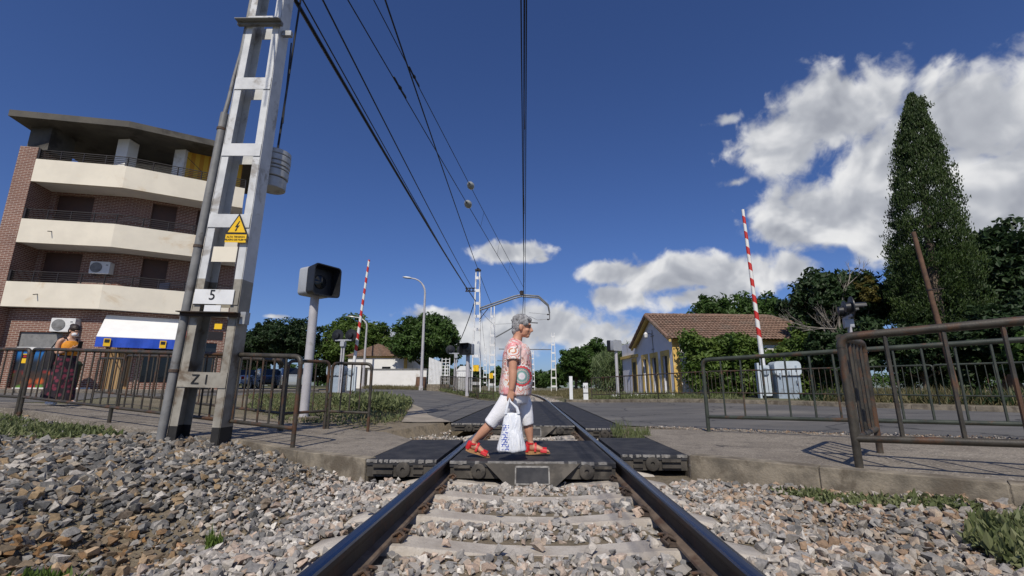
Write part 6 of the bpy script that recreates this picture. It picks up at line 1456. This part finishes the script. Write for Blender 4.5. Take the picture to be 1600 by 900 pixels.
# --- the woman with the carrier bag, mid-stride; local frame: faces +x, near side is -y
W1 = thing('person', 'grey-haired woman in a flowered blouse and white trousers striding over the track', 'person', (0, 0, 0))
m_ = MB()
HC = (.088, 0, 1.362); P_ = head(m_, HC, 1.03, .10)
loft(m_, [((.055, 0, 1.31), .052, .054), ((.035, 0, 1.24), .052, .056), ((.015, 0, 1.17), .066, .085), ((.01, 0, 1.10), .09, .14), ((.02, 0, .95), .11, .15), ((.01, 0, .75), .12, .16), ((0, 0, .62), .12, .16), ((0, 0, .54), .10, .14)], (0, 1, 0), 18, 3)
# near (right) arm hangs straight to the bag, far arm a little forward
loft(m_, [((.0, -.13, 1.135), .05, .05), ((-.01, -.195, 1.10), .054, .052), ((-.005, -.222, 1.0), .050, .046), ((-.008, -.235, .885), .044, .041), ((-.005, -.243, .83), .043, .040), ((-.012, -.252, .74), .036, .034), ((-.022, -.258, .675), .027, .026)], (0, 1, 0), 14, 3)
hand(m_, (-.024, -.258, .672), (-.10, -.02, -1), (.12, .95, -.1), (1, 0, -.1), .98, -1)
loft(m_, [((.0, .13, 1.135), .05, .05), ((.0, .195, 1.10), .054, .052), ((.0, .225, 1.0), .050, .046), ((.01, .235, .885), .042, .04), ((.05, .24, .78), .036, .034), ((.09, .235, .70), .027, .026)], (0, 1, 0), 14, 3)
hand(m_, (.092, .235, .698), (.35, -.02, -1), (.1, -.95, -.2), (1, 0, .3), .95, 1)
# legs: near leg trails with lifted heel, far leg leads
loft(m_, [((.0, -.085, .60), .085, .08), ((-.10, -.09, .47), .075, .07), ((-.195, -.09, .375), .055, .053), ((-.255, -.088, .315), .052, .050), ((-.315, -.085, .255), .050, .046), ((-.385, -.08, .19), .034, .033), ((-.425, -.078, .145), .029, .028)], (0, 1, 0), 14, 3)
foot(m_, (-.425, -.078, .15), (-.475, -.078, .095), (-.300, -.078, .020))
loft(m_, [((.03, .085, .60), .085, .08), ((.09, .085, .48), .078, .072), ((.130, .085, .38), .056, .054), ((.142, .085, .31), .052, .048), ((.150, .085, .25), .050, .044), ((.162, .085, .16), .033, .031), ((.168, .085, .12), .029, .028)], (0, 1, 0), 14, 3)
foot(m_, (.168, .085, .13), (.135, .085, .048), (.36, .085, .028))
body = fuse(m_, 'body', 'skin', W1, .0055, 5)
# eyes, brows, spectacle-free
for s_ in (-1, 1):
    q = P_(.074, s_*.031, -.004); MB().lathe([(.0005, -.008), (.008, -.004), (.0095, 0), (.008, .004), (.0005, .008)], 8, q, 'y').build('eye', 'sign_black', W1, local=True)
    a, b, c = P_(.083, s_*.016, .018), P_(.081, s_*.034, .023), P_(.066, s_*.052, .017); MB().tube([a, b, c], .0035, 6).build('eyebrow', 'hair_grey', W1, local=True)
MB().tube([P_(.090, -.017, -.0725), P_(.094, 0, -.0725), P_(.090, .017, -.0725)], .0022, 6).build('mouth_line', 'red_leather', W1, local=True)
# short grey hair
m_ = MB(); blob(m_, P_(-.020, 0, .040), .102, .084, .088, (0, .1, 0)); blob(m_, P_(-.048, 0, .000), .070, .080, .088, (0, .1, 0)); blob(m_, P_(.040, 0, .082), .062, .068, .036, (0, .35, 0)); blob(m_, P_(-.075, 0, -.055), .036, .058, .050)
for s_ in (-1, 1): blob(m_, P_(.030, s_*.060, .030), .040, .022, .034)
rr = random.Random(4)
for i in range(60):
    a = rr.uniform(0, 2*pi); e = rr.uniform(.1, 1.5); q = P_(-.02+.098*cos(a)*cos(e), .08*sin(a)*cos(e), .038+.088*sin(e))
    if cos(a) > .55 and e < .5: continue
    blob(m_, q, .016, .014, .012, (rr.random()*3, rr.random()*3, 0), 7)
fuse(m_, 'hair', 'hair_grey', W1, .006, 2, .004, 60)
# blouse: loose body and short sleeves
m_ = MB()
loft(m_, [((.030, 0, 1.215), .060, .075), ((.020, 0, 1.185), .085, .125), ((.018, 0, 1.145), .118, .180), ((.028, 0, 1.06), .150, .205), ((.030, 0, .97), .160, .208), ((.030, 0, .87), .170, .212), ((.022, 0, .77), .175, .216), ((.012, 0, .685), .172, .218), ((.008, 0, .625), .170, .218)], (0, 1, 0), 28, 3, 2.3)
for s_ in (-1, 1): loft(m_, [((.012, s_*.10, 1.150), .075, .06), ((.004, s_*.185, 1.120), .080, .062), ((-.002, s_*.222, 1.045), .078, .060), ((-.002, s_*.238, .975), .080, .060)], (0, 1, 0), 18, 3)
fuse(m_, 'blouse', 'blouse', W1, .008, 4, .012, 8)
# white cropped trousers
m_ = MB(); loft(m_, [((.008, 0, .70), .150, .190), ((.0, 0, .62), .155, .190), ((-.005, 0, .54), .140, .175)], (0, 1, 0), 24, 3)
loft(m_, [((-.02, -.085, .60), .120, .100), ((-.075, -.09, .52), .110, .098), ((-.135, -.092, .45), .098, .092), ((-.200, -.092, .385), .078, .080), ((-.252, -.09, .325), .070, .074)], (0, 1, 0), 18, 3)
loft(m_, [((.03, .085, .60), .115, .100), ((.075, .085, .52), .108, .098), ((.110, .085, .43), .088, .09), ((.135, .085, .36), .074, .08), ((.148, .085, .305), .066, .074)], (0, 1, 0), 18, 3)
fuse(m_, 'trousers', 'trousers', W1, .008, 5, .010, 10)
# red wedge sandals
def sandal(ankle, heel, toe, name='sandal'):
    h, t_ = V3(heel), V3(toe); d = (t_-h).normalized(); up = Vector((0, 0, 1)); up = (up-d*up.dot(d)).normalized(); L = .245; y = h.y
    sole = MB(); st = [(-.015, .034, .032), (.03, .036, .036), (.09, .027, .036), (.15, .017, .044), (.205, .013, .044), (.243, .010, .030)]
    rg = []
    for s_, th, w in st:
        c = h+d*s_; rg.append([c+Vector((0, w, 0)), c+Vector((0, -w, 0)), c+Vector((0, -w*.92, 0))-up*th, c+Vector((0, w*.92, 0))-up*th])
    sole.rings(rg); s0 = sole.build(name, 'cork', W1, local=True, smooth=False)
    def strap(cs, w): 
        b = MB()
        for (s_, lift, wd) in cs:
            pts = []
            for i in range(9):
                a = pi*i/8; c = h+d*(s_+.0)+Vector((0, cos(a)*wd, 0))+up*(sin(a)*lift); pts.append(c)
            for p0, p1 in zip(pts, pts[1:]): b.beam(p0, p1, .008, w, d)
        b.build('strap', 'red_leather', s0, local=True)
    strap([(.172, .046, .049)], .066); strap([(.085, .082, .045)], .022)
    b = MB(); loft(b, [(h+d*.0-up*.012, .030, .040), (h+d*.002+up*.035, .034, .041), (h+d*.006+up*.066, .030, .037)], (0, 1, 0), 14, 2); b.build('heel_cup', 'red_leather', s0, local=True, smooth=True)
    a = V3(ankle); b = MB(); ring = ering(a-Vector((.0, 0, .028)), d*.2+Vector((0, 0, 1)), .046, .042, (0, 1, 0), 16); ring2 = ering(a-Vector((0, 0, .010)), d*.2+Vector((0, 0, 1)), .043, .040, (0, 1, 0), 16); b.rings([ring, ring2], 0, False); b.build('ankle_strap', 'red_leather', s0, local=True)
sandal((-.428, -.078, .150), (-.475, -.078, .092), (-.300, -.078, .018)); sandal((.162, .085, .140), (.132, .085, .044), (.36, .085, .026))
W1.location = (-.185, 5.02, .004); W1.scale = (1, 1, 1)
# her carrier bag (held, so a thing of its own)
BG = thing('carrier_bag', 'full white plastic carrier bag with blue print hanging from the striding woman\'s hand', 'bag', (0, 0, 0))
m_ = MB(); loft(m_, [((-.012, -.272, .455), .062, .020), ((-.012, -.272, .43), .078, .030), ((-.015, -.272, .36), .092, .045), ((-.015, -.272, .26), .108, .060), ((-.016, -.272, .16), .132, .072), ((-.016, -.272, .10), .142, .075), ((-.016, -.272, .082), .130, .066)], (0, 1, 0), 26, 4, 2.6)
o = fuse(m_, 'sack', 'carrier_bag', BG, .007, 2, .016, 13)
for y_ in (-.285, -.258):
    m_ = MB(); m_.tube([(-.075, y_, .44), (-.065, y_, .50), (-.048, -.268, .56), (-.040, -.265, .60), (-.030, -.268, .56), (.035, y_, .50), (.052, y_, .44)], [.018, .014, .010, .008, .010, .014, .018], 8); m_.build('handle', 'carrier_bag', BG, local=True, smooth=True)
BG.location = W1.location

# --- the masked woman by the left railing, looking at her phone
W2 = thing('person', 'masked woman in an orange top and long dark skirt looking at her phone', 'person', (0, 0, 0))
m_ = MB(); P2 = head(m_, (.05, 0, 1.50), .98, .42)
loft(m_, [((.02, 0, 1.43), .050, .052), ((.0, 0, 1.37), .050, .054), ((-.01, 0, 1.31), .062, .10), ((-.005, 0, 1.25), .085, .15), ((.01, 0, 1.12), .095, .145), ((.0, 0, .98), .085, .125), ((-.01, 0, .85), .10, .155)], (0, 1, 0), 18, 3)
for s_ in (-1, 1):
    loft(m_, [((-.01, s_*.12, 1.30), .045, .045), ((-.02, s_*.175, 1.26), .046, .044), ((-.03, s_*.19, 1.14), .041, .039), ((-.005, s_*.19, 1.03), .038, .036), ((.09, s_*.14, 1.06), .034, .032), ((.19, s_*.07, 1.12), .026, .025)], (0, 1, 0), 14, 3)
    hand(m_, (.19, s_*.068, 1.12), (.8, -s_*.35, .35), (.1, -s_*.3, .9), (0, s_*1, .2), .9, s_)
    loft(m_, [((s_*.10-.0, s_*.07, .6), .06, .06), ((s_*.16, s_*.07, .30), .045, .043), ((s_*.20, s_*.07, .1), .032, .03)], (0, 1, 0), 12, 2)
foot(m_, (.20, .07, .11), (.165, .07, .03), (.40, .07, .02)); foot(m_, (-.20, -.07, .12), (-.24, -.07, .06), (-.02, -.07, .015))
fuse(m_, 'body', 'skin2', W2, .007, 5)
m_ = MB(); loft(m_, [((-.0, 0, 1.275), .088, .125), ((.008, 0, 1.20), .112, .152), ((.018, 0, 1.12), .118, .152), ((.005, 0, 1.0), .100, .140), ((.0, 0, .93), .108, .150)], (0, 1, 0), 24, 3); fuse(m_, 'top', 'orange_cloth', W2, .009, 3, .006, 12)
for s_ in (-1, 1): MB().tube([(.06, s_*.08, 1.26), (.02, s_*.095, 1.33), (-.06, s_*.085, 1.27)], .011, 6).build('shoulder_strap', 'dark_cloth', W2, local=True)
m_ = MB(); loft(m_, [((-.0, 0, .99), .105, .148), ((-.01, 0, .88), .140, .185), ((-.01, 0, .70), .175, .20), ((-.02, 0, .45), .23, .21), ((-.04, 0, .22), .30, .22), ((-.05, 0, .12), .33, .22)], (0, 1, 0), 30, 3); fuse(m_, 'skirt', 'skirt', W2, .011, 3, .03, 7)
m_ = MB(); blob(m_, P2(-.02, 0, .035), .104, .086, .092, (0, .42, 0)); blob(m_, P2(-.06, 0, -.02), .06, .078, .08, (0, .42, 0)); blob(m_, P2(-.115, 0, .06), .05, .05, .05); fuse(m_, 'hair', 'hair_dark', W2, .008, 2, .004, 50)
m_ = MB(); blob(m_, P2(.066, 0, -.066), .052, .060, .050, (0, .42, 0)); m_.build('face_mask', 'mask', W2, local=True, smooth=True)
for s_ in (-1, 1): MB().lathe([(.04, -.02), (.05, 0), (.04, .02)], 10, (s_*.20+.04, s_*.07, .03)).build('shoe_heel', 'mask', W2, local=True); m_ = MB(); loft(m_, [((s_*.19, s_*.07, .045), .04, .04), ((s_*.19+.1, s_*.07, .04), .04, .045), ((s_*.19+.22, s_*.07, .03), .03, .04)], (0, 1, 0), 12, 2); m_.build('shoe', 'mask', W2, local=True, smooth=True)
PH = thing('mobile_phone', 'dark mobile phone held by the masked woman', 'phone', (0, 0, 0)); m_ = MB(); m_.beam((.27, 0, 1.13), (.30, 0, 1.27), .075, .01, (1, 0, 0)); m_.build('case', 'sign_black', PH, local=True)
SB = thing('shoulder_bag', 'dark bag hanging from the masked woman\'s shoulder', 'bag', (0, 0, 0)); m_ = MB(); loft(m_, [((-.16, -.2, 1.10), .05, .04), ((-.17, -.21, 1.02), .12, .06), ((-.17, -.21, .85), .15, .07), ((-.17, -.21, .72), .14, .06)], (0, 1, 0), 16, 3, 3); m_.build('pouch', 'dark_cloth', SB, local=True, smooth=True)
MB().tube([(-.2, -.2, 1.1), (-.1, -.14, 1.34), (-.02, -.12, 1.34), (-.1, -.2, 1.1)], .012, 6).build('strap', 'dark_cloth', SB, local=True)
for q in (W2, PH, SB): q.location = (-9.55, 9.05, G(-9.55, 9.05)+.015); q.rotation_euler = (0, 0, radians(-12))
